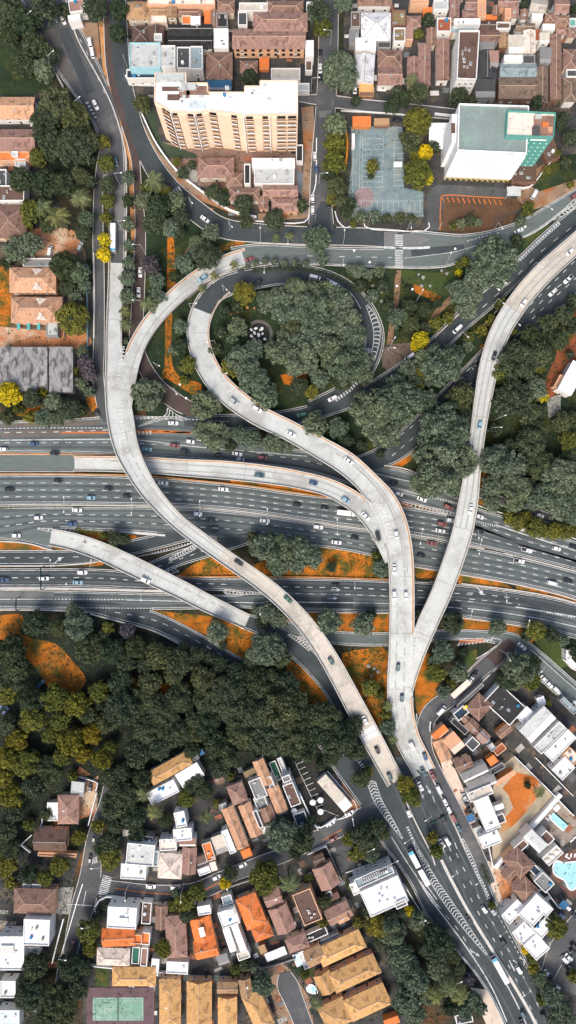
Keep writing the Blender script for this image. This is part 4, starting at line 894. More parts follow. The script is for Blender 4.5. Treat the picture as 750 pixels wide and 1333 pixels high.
hedge([(510,700),(560,705),(620,716)], 'ragged weeds in the motorway median right of the loop flyover', 'd', .6, .5)
hedge([(478,985),(505,940)], 'loose undergrowth between the two flyover feet', 'g', 3)
def undergrowth(name, poly, n, seed, mat):
    rg = np.random.default_rng(seed); xs = [p[0] for p in poly]; ys = [p[1] for p in poly]; V, T = [], []; k = 0
    while k < n:
        x, y = rg.uniform(min(xs), max(xs)), rg.uniform(min(ys), max(ys))
        if not inpoly(x, y, poly) or on_road(x, y) or inpoly(x, y, [(660,980),(750,1058),(642,1130),(636,1090),(650,1060),(636,1030)]): n -= 0.3; continue
        k += 1; c = np.array(P(x, y, 0.0)); tn = rg.random(); sp = rg.uniform(.3, 1.1)
        for j in range(10):
            q = c+rg.normal(0, 1, 3)*np.array([sp, sp, .25]); q[2] = abs(q[2])+.1
            m = rg.normal(0, 1, 3); m[2] = abs(m[2])+.5; m /= np.linalg.norm(m); u = np.cross(m, rg.normal(0, 1, 3)); u /= np.linalg.norm(u); v = np.cross(m, u); s = rg.uniform(.15, .4)
            V += [q-u*s, q-v*s*.6, q+u*s, q+v*s*.6]; T.append(tn)
    me = quads_mesh(name, np.array(V), np.array(T), LM[mat]); ob = bpy.data.objects.new(name, me); COL.objects.link(ob); ob['kind'] = 'stuff'; ob['category'] = 'ground cover'
    return ob
undergrowth('ground_cover', [(190,300),(330,320),(500,350),(620,345),(660,430),(560,470),(480,500),(280,470),(200,500)], 1500, 5, 'd')['label'] = 'dark low plants scattered over the central park'
undergrowth('ground_cover', [(620,440),(750,400),(750,700),(640,650)], 1300, 6, 'd')['label'] = 'dark undergrowth below the trees right of the eastern flyover'
undergrowth('ground_cover', [(0,790),(200,830),(450,950),(470,1010),(250,1010),(130,1110),(0,1110)], 3000, 7, 'd')['label'] = 'dark undergrowth of the lower left wood'
undergrowth('ground_cover', [(230,715),(500,712),(505,752),(230,752)], 260, 8, 'y')['label'] = 'dry tufts on the orange verge below the motorway'
undergrowth('ground_cover', [(445,845),(508,845),(508,950),(480,950)], 320, 9, 'y')['label'] = 'olive tufts on the verge between the two flyovers'
undergrowth('ground_cover', [(200,790),(350,800),(420,915),(380,915),(260,830)], 300, 10, 'y')['label'] = 'olive tufts on the verge under the low flyover'
undergrowth('ground_cover', [(0,120),(120,200),(120,560),(0,560)], 500, 11, 'd')['label'] = 'weeds around the school yards at the left'
undergrowth('ground_cover', [(160,0),(410,0),(410,290),(250,250)], 500, 12, 'd')['label'] = 'garden plants in the yards round the apartment block'
undergrowth('ground_cover', [(445,110),(750,110),(750,240),(560,300),(445,290)], 500, 13, 'd')['label'] = 'garden plants around the sports court and the white tower'
undergrowth('ground_cover', [(100,1180),(500,1100),(640,1333),(100,1333)], 1400, 14, 'd')['label'] = 'garden plants between the southern houses'
undergrowth('ground_cover', [(560,930),(750,900),(750,1333),(690,1333)], 500, 15, 'd')['label'] = 'garden plants between the south eastern houses'
undergrowth('ground_cover', [(0,1110),(100,1110),(70,1333),(0,1333)], 700, 16, 'd')['label'] = 'garden plants at the lower left edge'
undergrowth('ground_cover', [(220,985),(440,985),(440,1080),(250,1150)], 500, 17, 'd')['label'] = 'garden plants between the houses left of the walled parking lot'
# ------------------------------------------------------------------ vehicles
def paintm(name, col, rough=0.3):
    m, nt, b = new_mat(name, rough, 0.0, 0.5); b.inputs['Coat Weight'].default_value = 0.4
    v = coords(nt, 'object'); n = noise(nt, v, 1.5, 3); c = ramp(nt, n, [(0.3, shade(col, 0.92)), (0.7, shade(col, 1.05))]); nt.links.new(c, b.inputs['Base Color']); return m
PAINT = {'w': paintm('white_paint', (0.80,0.80,0.79)), 's': paintm('silver_paint', (0.42,0.44,0.45)), 'k': paintm('black_paint', (0.018,0.022,0.028)), 'b': paintm('blue_paint', (0.05,0.10,0.19)),
         't': paintm('teal_grey_paint', (0.06,0.12,0.14)), 'l': paintm('light_blue_paint', (0.25,0.42,0.50)), 'r': paintm('red_paint', (0.26,0.09,0.085)), 'g': paintm('green_paint', (0.06,0.16,0.12))}
CN = {'w': 'white', 's': 'silver', 'k': 'black', 'b': 'dark blue', 't': 'dark teal', 'l': 'light blue', 'r': 'red', 'g': 'green'}
M_head = glassy('headlight_glass', (0.75,0.75,0.72), .2); M_tail = glassy('tail_light_glass', (0.35,0.02,0.02), .2)
def loft(b, st, mi=0):
    """st: list of (x, halfwidth, z0, z1, crown) body sections, 8 points each"""
    base = len(b.v)
    for x, hw, z0, z1, tw in st:
        b.v += [(x, -hw*.9, z0), (x, -hw, z0+.15), (x, -hw, z1-.18), (x, -hw*tw, z1), (x, hw*tw, z1), (x, hw, z1-.18), (x, hw, z0+.15), (x, hw*.9, z0)]
    for i in range(len(st)-1):
        for k in range(8):
            l = (k+1) % 8; b.f.append((base+8*i+k, base+8*i+l, base+8*(i+1)+l, base+8*(i+1)+k)); b.m.append(mi)
    b.f.append(tuple(base+k for k in reversed(range(8)))); n = base+8*(len(st)-1); b.f.append(tuple(n+k for k in range(8))); b.m += [mi, mi]
def wheel_mesh(r=.33, w=.22):
    b = MB(); b.cyl((0, -w/2, 0), (0, w/2, 0), r, None, 14); b.cyl((0, -w/2-.01, 0), (0, w/2+.01, 0), r*.58, None, 10, 1); return b
_wm = {}
def add_wheels(root, xs, hw, r=.33, w=.22):
    for x in xs:
        for sy in (-1, 1):
            k = (r, w)
            if k not in _wm: o = wheel_mesh(r, w).build('wheel', [M_rubber, M_metal], root, False); _wm[k] = o.data
            else: o = bpy.data.objects.new('wheel', _wm[k]); COL.objects.link(o); o.parent = root
            o.location = (x, sy*(hw-w/2), r)
def car_proto(kind, c):
    root = empty({'sedan': 'car', 'hatch': 'car', 'suv': 'car', 'van': 'van', 'pickup': 'pickup_truck'}[kind], (0, 0, 0)); pm = PAINT[c]
    L, hw, hood, top = {'sedan': (2.25, .89, .86, 1.42), 'hatch': (1.95, .86, .9, 1.5), 'suv': (2.25, .94, 1.02, 1.72), 'van': (2.5, .96, 1.1, 2.0), 'pickup': (2.6, .94, 1.0, 1.75)}[kind]
    b = MB(); loft(b, [(-L, hw*.80, .42, hood-.10, .8), (-L+.12, hw*.95, .28, hood-.02, .88), (-L+.7, hw, .22, hood+.02, .9), (0, hw, .2, hood+.04, .9), (L-1.0, hw, .22, hood, .9), (L-.35, hw*.96, .26, hood-.12, .86), (L, hw*.74, .4, hood-.28, .8)])
    if kind == 'pickup':
        body = b.build('body', pm, root); q = MB(); q.box((-1.55, 0, hood+.03), (1.7, 1.5, .06)); q.build('cargo_bed', M_dark, root)
        for sy in (-1, 1): q = MB(); q.box((-1.55, sy*.84, hood+.16), (1.9, .1, .3)); q.build('bed_side', pm, root)
        x0, x1, y0, y1 = -.75, 1.15, -.45, .55
    else:
        body = b.build('body', pm, root)
        x0, x1, y0, y1 = {'sedan': (-1.6, 1.05, -1.0, .35), 'hatch': (-1.85, .95, -1.5, .3), 'suv': (-2.1, 1.05, -1.85, .45), 'van': (-2.35, 1.9, -2.2, 1.2)}[kind]
    z0 = hood-.02; gw, tw = hw*.9, hw*.72
    def frus(xa, xb, w0, ya, yb, w1, za, zb, name, mt):
        q = MB(); lo = [(xa, -w0, za), (xb, -w0, za), (xb, w0, za), (xa, w0, za)]; hi = [(ya, -w1, zb), (yb, -w1, zb), (yb, w1, zb), (ya, w1, zb)]
        for i in range(4): j = (i+1) % 4; q.quadv([lo[i], lo[j], hi[j], hi[i]])
        q.quadv(hi); return q.build(name, mt, root)
    frus(x0, x1, gw, y0, y1, tw, z0, top-.05, 'windows', M_glass)
    frus(y0-.05, y1+.05, tw+.04, y0+.06, y1-.06, tw-.06, top-.06, top, 'roof', pm)
    for sy in (-1, 1):
        q = MB(); q.quadv([(x0+.1, sy*(gw+.01), z0), (x0+.3, sy*(gw+.01), z0), (y0+.16, sy*(tw+.02), top-.05), (y0-.04, sy*(tw+.02), top-.05)]); q.build('pillar', pm, root); q = MB(); q.quadv([(x1-.1, sy*(gw+.01), z0), (x1-.0, sy*(gw+.01), z0), (y1+.05, sy*(tw+.02), top-.05), (y1-.05, sy*(tw+.02), top-.05)]); q.build('pillar', pm, root)
        q = MB(); q.box((L-.13, sy*hw*.66, hood-.36), (.2, .32, .16)); q.build('headlight', M_head, root)
        q = MB(); q.box((-L+.05, sy*hw*.68, hood-.26), (.12, .28, .18)); q.build('tail_light', M_tail, root)
        q = MB(); q.box((x1-.28, sy*(hw+.08), hood+.08), (.14, .2, .13)); q.build('mirror', pm, root)
    add_wheels(root, (-L+.8, L-.85), hw)
    return root
def bus_proto(kind, c='w'):
    root = empty('bus' if kind != 'truck' else 'truck', (0, 0, 0)); pm = PAINT['w']; blue = surf('bus_blue', (0.10,0.42,0.55), .1, .3, 1)
    segs = {'bus': [(-6.0, 6.0)], 'long_bus': [(-9.2, -.9), (.3, 8.6)], 'mid_bus': [(-6.6, 6.6)], 'truck': [(-4.6, 2.0)]}[kind]
    for i, (a, e) in enumerate(segs):
        b = MB(); loft(b, [(a, 1.18, .45, 3.0, .9), (a+.2, 1.25, .35, 3.15, .92), (e-.4, 1.25, .35, 3.15, .92), (e, 1.18, .4, 3.0, .9)]); b.build('cargo_box' if kind == 'truck' else 'body', pm, root)
        if kind != 'truck':
            for sy in (-1, 1): q = MB(); q.box(((a+e)/2, sy*1.245, 2.1), (e-a-1.0, .04, .9)); q.build('side_windows', M_glass, root)
            n = max(2, int((e-a)/3.2))
            for k in range(n): q = MB(); q.box((a+(k+.5)*(e-a)/n, 0, 3.2), (1.0, .8, .14)); q.build('roof_hatch', surf('pale_grey_metal', (0.6,0.62,0.63), .1), root)
    if kind == 'long_bus': q = MB(); [q.box((-.75+k*.21, 0, 1.75), (.12, 2.2-.2*(k % 2), 2.4)) for k in range(6)]; q.build('bellows', M_dark, root)
    if kind != 'truck':
        e = segs[-1][1]; q = MB(); q.box((e-.02, 0, 2.0), (.1, 2.2, 1.3)); q.build('windscreen', M_glass, root)
        q = MB(); q.box((e-.75, 0, 3.17), (1.3, 2.25, .05)); q.build('front_roof_panel', blue, root)
        xs = [segs[0][0]+2.0, segs[-1][1]-2.2]+([-2.0+4.2] if kind == 'long_bus' else [])
    else:
        b = MB(); loft(b, [(2.3, 1.1, .5, 2.4, .9), (2.6, 1.15, .4, 2.5, .9), (3.9, 1.15, .4, 2.4, .9), (4.4, 1.05, .5, 1.6, .9)]); b.build('cab', pm, root)
        q = MB(); q.quadv([(4.0, -1.0, 2.32), (4.0, 1.0, 2.32), (4.42, 1.0, 1.6), (4.42, -1.0, 1.6)]); q.build('windscreen', M_glass, root)
        q = MB(); q.box((0, 0, .65), (8.2, .9, .25)); q.build('chassis', M_dark, root); xs = [-3.4, -2.3, 3.1]
    add_wheels(root, xs, 1.22, .48, .3); return root
PROTO = {}
CKIND = ['sedan', 'hatch', 'sedan', 'suv', 'hatch']
def heading(x, y, road=None):
    best = None
    for nm, A, B, c, _ in ROADS:
        for i in range(0, len(c)-1):
            d = (c[i][0]-x)**2+(c[i][1]-y)**2
            hw = math.hypot(A[i][0]-B[i][0], A[i][1]-B[i][1])/2
            d = max(0, math.sqrt(d)-hw*.8)+0.01*math.sqrt(d)
            if best is None or d < best[0]: best = (d, math.degrees(math.atan2(-(c[i+1][1]-c[i][1]), c[i+1][0]-c[i][0])))
    return best[1]
ROADLAB = {'A': 'on the long snaking flyover', 'B': 'on the short curving ramp', 'C': 'on the loop flyover', 'D': 'on the elevated slip road', 'E': 'on the eastern flyover', 'F': 'on the low left flyover'}
def vehicle(x, y, c='w', kind=None, ang=None, on=None, flip=False, desc=None):
    global rnd
    kind = kind or rnd.choice(CKIND); big = kind in ('bus', 'long_bus', 'mid_bus', 'truck')
    key = (kind, c)
    if key not in PROTO: PROTO[key] = bus_proto(kind) if big else car_proto(kind, c); o = PROTO[key]
    else: o = copy_tree(PROTO[key])
    pitch = 0
    if on:
        L = DECKS[on]; i = min(range(len(L)), key=lambda i: (L[i][0]-x)**2+(L[i][1]-y)**2); j = min(i+1, len(L)-1); h = max(0, j-1)
        z = L[i][3]+0.03; a = math.degrees(math.atan2(-(L[j][1]-L[h][1]), L[j][0]-L[h][0])) if ang is None else ang
        dist = (P(L[j][0], L[j][1], 0)-P(L[h][0], L[h][1], 0)).length or 1; pitch = -math.atan2(L[j][3]-L[h][3], dist)
    else: z = 0.325; a = heading(x, y) if ang is None else ang
    if flip: a += 180; pitch = -pitch
    a += rnd.uniform(-1.5, 1.5)
    o.location = P(x, y, z); o.rotation_euler = (0, pitch, R(a))
    if not big and c != 'k': o.scale = (1.03, 1.03, 1.03)
    nm = {'sedan': 'car', 'hatch': 'car', 'suv': 'car', 'van': 'van', 'pickup': 'pickup truck', 'bus': 'bus', 'long_bus': 'articulated bus', 'mid_bus': 'city bus', 'truck': 'box truck'}[kind]
    cat = {'van': 'van', 'pickup': 'pickup truck', 'truck': 'truck'}.get(kind, 'bus' if big else 'car')
    reg(o, f"{CN[c]} {nm} "+(ROADLAB[on] if on else (desc or 'on the road')), cat, x, y, 'vehicles on the roads' if not desc else 'parked cars')
def cars(s, on=None, desc=None):
    for t in s.split():
        a = t.split(','); k = None; ang = None; fl = False
        for e in a[3:]:
            if e in ('van', 'pickup', 'suv', 'truck', 'hatch', 'sedan', 'bus', 'long_bus', 'mid_bus'): k = e
            elif e == 'f': fl = True
            else: ang = float(e)
        vehicle(float(a[0]), float(a[1]), a[2], k, ang, on, fl, desc)
cars('45,578,b 72,590,k 5,585,w,f 226,551,w 228,580,r 241,588,k 192,585,l 248,575,w 285,593,k 313,598,s 342,596,r 309,591,w 449,615,s 541,633,w 519,643,w 549,650,w 583,660,r 623,672,w 512,628,k 683,690,w 724,714,w 747,712,k')
cars('76,626,k 13,637,k 142,636,k 119,648,l 166,646,k 213,629,w 291,637,w 387,657,k 423,661,k 586,677,w 575,682,r 573,691,w 624,691,k 685,716,w,pickup 675,730,w,pickup')
cars('101,664,w 51,674,w 94,682,b 22,697,w 258,669,w 345,678,w 414,686,w 462,700,k 438,706,w 562,707,r 548,723,k 718,759,w,van 739,756,k 274,677,k,f')
vehicle(451, 668, 'w', 'truck')
cars('58,753,w 108,745,w 102,758,l 261,715,k 437,762,k'); vehicle(5, 755, 'b', 'pickup')
cars('125,138,w 152,212,t 118,57,w,van,100 83,28,w 183,355,w 181,381,w 213,247,w 267,286,w 338,366,k 410,362,w,van 435,371,w,van 653,373,w,van 595,429,w,van 675,301,w 739,364,w,pickup 719,381,w 748,256,r 619,476,k 533,465,w,van 501,585,k 433,519,w 393,540,g 127,538,k 679,841,w 702,671,w 606,490,k 636,456,w')
cars('612,885,w,45 617,877,k,45 714,890,w,-48 724,898,w,-48 727,902,w,-48 708,884,w,-48 748,915,w,-48 574,924,w,45,van 553,984,b 563,1009,r 571,1027,w 579,1043,w 584,1053,w 590,1064,r 596,1076,t')
cars('547,1023,w 532,1058,w 575,1097,w 582,1094,w 577,1066,k,hatch 611,1196,k 630,1183,w 641,1185,s 655,1226,k 675,1261,w 680,1319,t 679,1331,k 707,1322,k')
cars('430,1071,w,27 455,1058,w,27 418,1076,k,27 434,1091,r,27 316,1125,w,22 282,1141,w,22 197,1153,w,-3 229,1154,w,-3 95,1229,r,80 118,1117,k,85 123,1090,k,80 417,70,k,90 417,90,w,90 417,103,k,90 410,204,w,90 412,222,b,90 407,259,w,90 407,274,w,90 428,268,k,90 426,40,s,90')
cars('462,117,w,90 66,328,w,80,van 121,70,w,100,van 105,322,s,70 110,309,t,75 54,890,b,50 3,918,b,50 8,925,b,50 517,157,k,0 666,1170,w,40,van 679,1204,r,-55 608,1047,k,-62 612,1055,k,-62 605,1038,s,-62 695,254,w,60,van 118,1024,k,85', desc='parked')
cars('735,1248,w,-45 740,1245,w,-45 737,1258,k,-45 747,1231,k,-45 712,1266,w,-45 717,1271,k,-45 724,1283,w,-45 730,1190,b,-45 745,1238,k,-45 743,1262,w,-45 746,1190,k,-45 738,1180,w,-45 741,1270,k,-45', desc='parked')
cars('305,523,s 335,533,w 379,565,w 454,600,w 492,698,k 516,696,w 513,741,w 513,775,w 528,775,w 518,868,t 523,908,t 536,970,w 551,1004,t', on='C')
cars('338,619,t 408,629,b 450,651,l 476,672,w', on='D'); cars('311,732,k 375,780,g 431,860,t 475,937,w 491,976,k 507,1010,t', on='A')
cars('325,338,r 264,363,l', on='B'); cars('643,464,k 624,554,l 612,663,w 681,395,w 741,329,w', on='E'); cars('190,755,w', on='F')
vehicle(149, 312, 'w', 'mid_bus', -92); vehicle(544, 1126, 'w', 'long_bus', 118); vehicle(649.5, 1259, 'w', 'mid_bus', 118)

# ------------------------------------------------------------------ street lamps
LP = {}
def lamp(x, y, ang, double=False, h=10.5):
    if double not in LP:
        r = empty('street_lamp', (0, 0, 0)); b = MB(); b.cyl((0, 0, 0), (0, 0, h), .13, .07, 8); b.build('pole', M_metal, r)
        for s in ((1, -1) if double else (1,)):
            b = MB(); b.cyl((0, 0, h-.1), (s*2.9, 0, h+.5), .07, .05, 6); b.build('arm', M_metal, r)
            b = MB(); b.box((s*3.3, 0, h+.5), (1.0, .42, .16), 0, 0, .8); hd = b.build('lamp_head', M_lamp, r)
        LP[double] = r; o = r
    else: o = copy_tree(LP[double])
    o.location = P(x, y, 0); o.rotation_euler = (0, 0, R(ang)); reg(o, 'double armed street lamp' if double else 'pale street lamp', 'street lamp', x, y, 'street lamps')
for x, y in ((93,657),(178,659),(264,662),(349,672),(437,685),(543,697),(617,710),(741,743),(11,657)): lamp(x, y, 90+(-10 if x > 500 else 0), True)
for t in '11,766,90 96,766,90 76,736,90 125,736,75 190,768,-90 262,770,-90 340,786,-90 605,800,80 677,812,80 459,753,-90 560,756,-90 650,769,-90 72,92,35 105,150,35 44,42,35 156,240,0 160,300,0 189,330,180 189,400,180 300,300,-60 250,270,-60 375,320,-90 345,356,-90 292,380,-50 340,318,90 446,321,90 445,347,-90 577,349,70 530,300,-90 700,280,-40 640,302,-60 688,352,-45 640,398,-45 595,440,-45 640,548,20 634,560,0 282,450,200 289,495,20 660,425,-45 415,240,0 405,120,0 430,60,180 409,20,0 615,690,-90 475,1095,30 505,1110,30 540,1185,30 585,1262,30 640,1330,30 620,1130,210 650,1195,210 680,1270,210 556,1050,210 590,1120,210 700,860,-130 650,845,-60 735,905,-130 137,1115,180 125,1190,180 86,1230,0 170,1146,-90 240,1148,-90 300,1150,100 205,478,-30 230,510,-60 250,404,0 505,455,60 540,395,60 530,1078,210 458,1062,100 500,460,0'.split():
    a = t.split(','); lamp(float(a[0]), float(a[1]), float(a[2]))
# garden lights of the park: white post with flared head
gl = None
for x, y in ((460,330),(545,398),(236,503),(244,520),(206,345),(288,440),(305,470),(590,328),(600,410),(668,330),(680,300),(535,380),(515,376),(480,345),(620,430),(367,428),(160,846),(573,890),(500,640) if False else (232,425)):
    if gl is None:
        gl = empty('garden_lamp', (0, 0, 0)); b = MB(); b.cyl((0, 0, 0), (0, 0, 3.6), .07, .05, 8); b.build('pole', M_metal, gl); b = MB(); b.cyl((0, 0, 3.6), (0, 0, 4.0), .2, .55, 10); b.build('lamp_shade', M_white, gl); o = gl
    else: o = copy_tree(gl)
    o.location = P(x, y, 0); o.rotation_euler = (R(rnd.uniform(-2, 2)), 0, 0); reg(o, 'short white park lamp', 'street lamp', x, y, 'park lamps')
# sign gantry over the dark carriageway at the left, small gantry lower, signal beams over the south avenue
def gantry(p0, p1, h, label, panels=2):
    a, b_ = P(*p0), P(*p1); m = (a+b_)/2; r = empty('sign_gantry', (m.x, m.y, 0)); a -= m; b_ -= m
    for q in (a, b_): w = MB(); w.cyl((q.x, q.y, 0), (q.x, q.y, h), .18, None, 8); w.build('post', M_dark, r)
    w = MB(); w.cyl((a.x, a.y, h), (b_.x, b_.y, h), .14, None, 6); w.cyl((a.x, a.y, h-.7), (b_.x, b_.y, h-.7), .14, None, 6); w.build('beam', M_dark, r)
    for i in range(panels):
        t = (i+.8)/(panels+.6); c = a.lerp(b_, t); w = MB(); w.box((c.x, c.y, h-.1), ((b_-a).length*.28, .12, 1.5), math.atan2(b_.y-a.y, b_.x-a.x)); w.build('sign_panel', surf('sign_green', (0.03,0.12,0.07), .1), r)
    reg(r, label, 'gantry', *p0, place=False)
gantry((59,737), (59,766), 6.2, 'dark sign gantry standing over the carriageway at the left edge'); gantry((27,777), (27,793), 5.8, 'narrow dark gantry over the lowest motorway lane at the left', 1)
gantry((553,1066), (580,1052), 6.0, 'dark signal gantry across the avenue beside the parked cars')
# overhead wires across the north west avenue
def wires(p0, p1, label, h=8.5, n=3):
    a, b_ = P(*p0), P(*p1); r = empty('utility_line', a.copy()); d = b_-a
    for q in (Vector((0, 0, 0)), d): w = MB(); w.cyl((q.x, q.y, 0), (q.x, q.y, h+.6), .16, .12, 8); w.box((q.x, q.y, h), (2.0, .15, .15), math.atan2(d.y, d.x)+math.pi/2); w.build('pole', M_concd, r)
    side = Vector((-d.y, d.x, 0)).normalized()
    for k in range(n):
        w = MB(); o_ = side*(k-1)*.8; pr = None
        for i in range(13): t = i/12; c = d*t+o_+Vector((0, 0, h+.1-4*t*(1-t)*.8)); (w.cyl(pr, c, .02, None, 5, caps=False) if pr else None); pr = c
        w.build('wire', M_dark, r)
    reg(r, label, 'utility line', *p0, place=False)
wires((83,112), (138,103), 'grey overhead wires crossing the north west avenue by the big dark trees'); wires((138,88), (166,88), 'overhead wires crossing the narrow brown road and the dark street', 8.0)
wires((262,250), (350,283), 'overhead wires between the apartment garden wall and the street trees'); wires((570,300), (690,268), 'overhead wires along the brick parking edge', 8); wires((432,146), (600,150), 'overhead wires along the street above the sports court', 8)
wires((410,290), (480,290), 'overhead wires across the street mouth left of the sports court', 8); wires((130,1172), (86,1176), 'overhead wires crossing the street by the white corner villa', 8)
wires((672,858), (712,822), 'thin wires above the big tree in the service road fork', 8)
# ------------------------------------------------------------------ buildings
C = dict(brown=(0.27,0.165,0.125), dbrown=(0.13,0.082,0.062), pink=(0.34,0.205,0.165), peach=(0.58,0.33,0.20), cream=(0.78,0.66,0.56), tan=(0.62,0.36,0.145), tand=(0.42,0.26,0.14), orange=(0.72,0.20,0.055),
         grey=(0.22,0.22,0.215), lgrey=(0.50,0.52,0.50), dgrey=(0.075,0.078,0.08), black=(0.035,0.035,0.036), white=(0.85,0.85,0.84), pblue=(0.58,0.66,0.67), blue=(0.05,0.16,0.30), bgrey=(0.26,0.33,0.35),
         teal=(0.14,0.38,0.34), green=(0.03,0.13,0.09), olive=(0.22,0.165,0.085), beige=(0.55,0.50,0.42), red=(0.33,0.10,0.05), navy=(0.03,0.05,0.075), yellow=(0.75,0.55,0.02), thatch=(0.235,0.17,0.125))
CNM = dict(brown='brown', dbrown='dark brown', pink='pinkish brown', peach='peach', cream='cream', tan='tan', tand='dull tan', orange='orange', grey='grey', lgrey='pale grey', dgrey='dark grey', black='black', white='white',
           pblue='pale blue', blue='blue', bgrey='blue grey', teal='teal', green='green', olive='olive', beige='beige', red='rusty red', navy='navy', yellow='yellow', thatch='mottled brown')
def roofm(c, tiled):
    col = C[c]
    if tiled: return surf('tiles_'+CNM[c].replace(' ', '_'), col, 0.34, 0.35, 1.6, 0.9, space='object', sx=(1, 1, 1), stain=(shade(col, 0.48), 0.5, 0.38), bump=0.5, objvar=0.12)
    if c == 'white': return M_white
    return surf('roof_'+CNM[c].replace(' ', '_'), col, 0.16, 0.25, 1.4, 0.85, space='object', stain=(shade(col, 0.62), 0.38, 0.3), objvar=0.08)
M_ridge = surf('ridge_tiles', (0.50,0.34,0.25), 0.15, 0.5, 2, 0.9, space='object')
WALL = {k: surf('wall_'+k, v, 0.1, 0.4, 1.5, 0.9, space='object', stain=(shade(v, .7), .3, .4)) for k, v in dict(white=(0.78,0.76,0.72), peach=(0.70,0.42,0.26), grey=(0.32,0.31,0.30), cream=(0.66,0.55,0.44), brown=(0.22,0.12,0.08), teal=(0.10,0.34,0.29), orange=(0.6,0.22,0.07), pblue=(0.36,0.62,0.68)).items()}
M_tankb = surf('blue_tank', (0.04,0.22,0.42), .1); M_solar = glassy('solar_glass', (0.03,0.04,0.06)); M_sky = glassy('skylight_glass', (0.18,0.22,0.23))
_cm = {}
def shared(name, maker, mats, parent):
    if name not in _cm: o = maker().build(name.split('|')[0], mats, parent); _cm[name] = o.data; return o
    o = bpy.data.objects.new(name.split('|')[0], _cm[name]); COL.objects.link(o); o.parent = parent; return o
def mk_window():
    b = MB(); b.box((0, 0, 0), (1.3, .12, 1.2)); b.box((0, -.03, 0), (1.1, .1, 1.0), 0, 1); b.box((0, -.1, -.66), (1.5, .22, .08)); return b
def mk_door():
    b = MB(); b.box((0, 0, 1.05), (1.0, .12, 2.1)); b.box((.35, -.08, 1.0), (.08, .08, .08), 0, 1); return b
def clutter(root, w, d, z, q, n):
    for i in range(n):
        k = q.random(); x, y = q.uniform(-.36, .36)*w, q.uniform(-.36, .36)*d
        if k < .35:
            o = shared('air_conditioner', lambda: (lambda b: (b.box((0, 0, .4), (1.0, .7, .8)), b.cyl((0, 0, .8), (0, 0, .83), .28, None, 10, 1), b)[-1])(MB()), [M_metal, M_dark], root)
        elif k < .6:
            m = q.choice([M_tankb, M_white, M_concd]); o = shared('water_tank|'+m.name, lambda: (lambda b: (b.cyl((0, 0, 0), (0, 0, 1.1), .75, .7, 12), b.cyl((0, 0, 1.1), (0, 0, 1.3), .7, .2, 12), b)[-1])(MB()), m, root)
        elif k < .85:
            o = shared('skylight', lambda: (lambda b: (b.box((0, 0, .12), (1.5, 1.1, .24)), b.box((0, 0, .26), (1.3, .9, .06), 0, 1), b)[-1])(MB()), [M_white, M_sky], root)
        else: o = shared('vent_pipe', lambda: (lambda b: (b.cyl((0, 0, 0), (0, 0, .9), .16, None, 8), b.cyl((0, 0, .85), (0, 0, 1.0), .26, .2, 8), b)[-1])(MB()), M_metal, root)
        o.location = (x, y, z); o.rotation_euler = (0, 0, q.choice([0, math.pi/2]))
def mk_pitched(w, d, rise, hip, ov=0.45):
    """roof body and ridge lines; ridge runs along the longer side; local z=0 is the eave"""
    sw = w < d; a, c = (d, w) if sw else (w, d); a += ov*2; c += ov*2
    rx = max(0, a/2-c/2) if hip else a/2
    def T(x, y, z): return (y, -x, z) if sw else (x, y, z)
    b = MB(); e = [T(-a/2, -c/2, 0), T(a/2, -c/2, 0), T(a/2, c/2, 0), T(-a/2, c/2, 0)]; r0, r1 = T(-rx, 0, rise), T(rx, 0, rise)
    dn = [(x, y, -.18) for x, y, _ in e]
    b.quadv([e[0], e[1], r1, r0]); b.quadv([e[2], e[3], r0, r1])
    b.quadv([e[1], e[2], r1]); b.quadv([e[3], e[0], r0])
    for i in range(4): j = (i+1) % 4; b.quadv([dn[i], dn[j], e[j], e[i]])
    b.quadv(dn[::-1])
    g = MB()
    if rx > .1: g.cyl(Vector(r0), Vector(r1), .16, None, 6)
    if hip:
        for p, q in ((e[0], r0), (e[3], r0), (e[1], r1), (e[2], r1)): g.cyl(Vector(p), Vector(q), .13, None, 6)
    return b, g
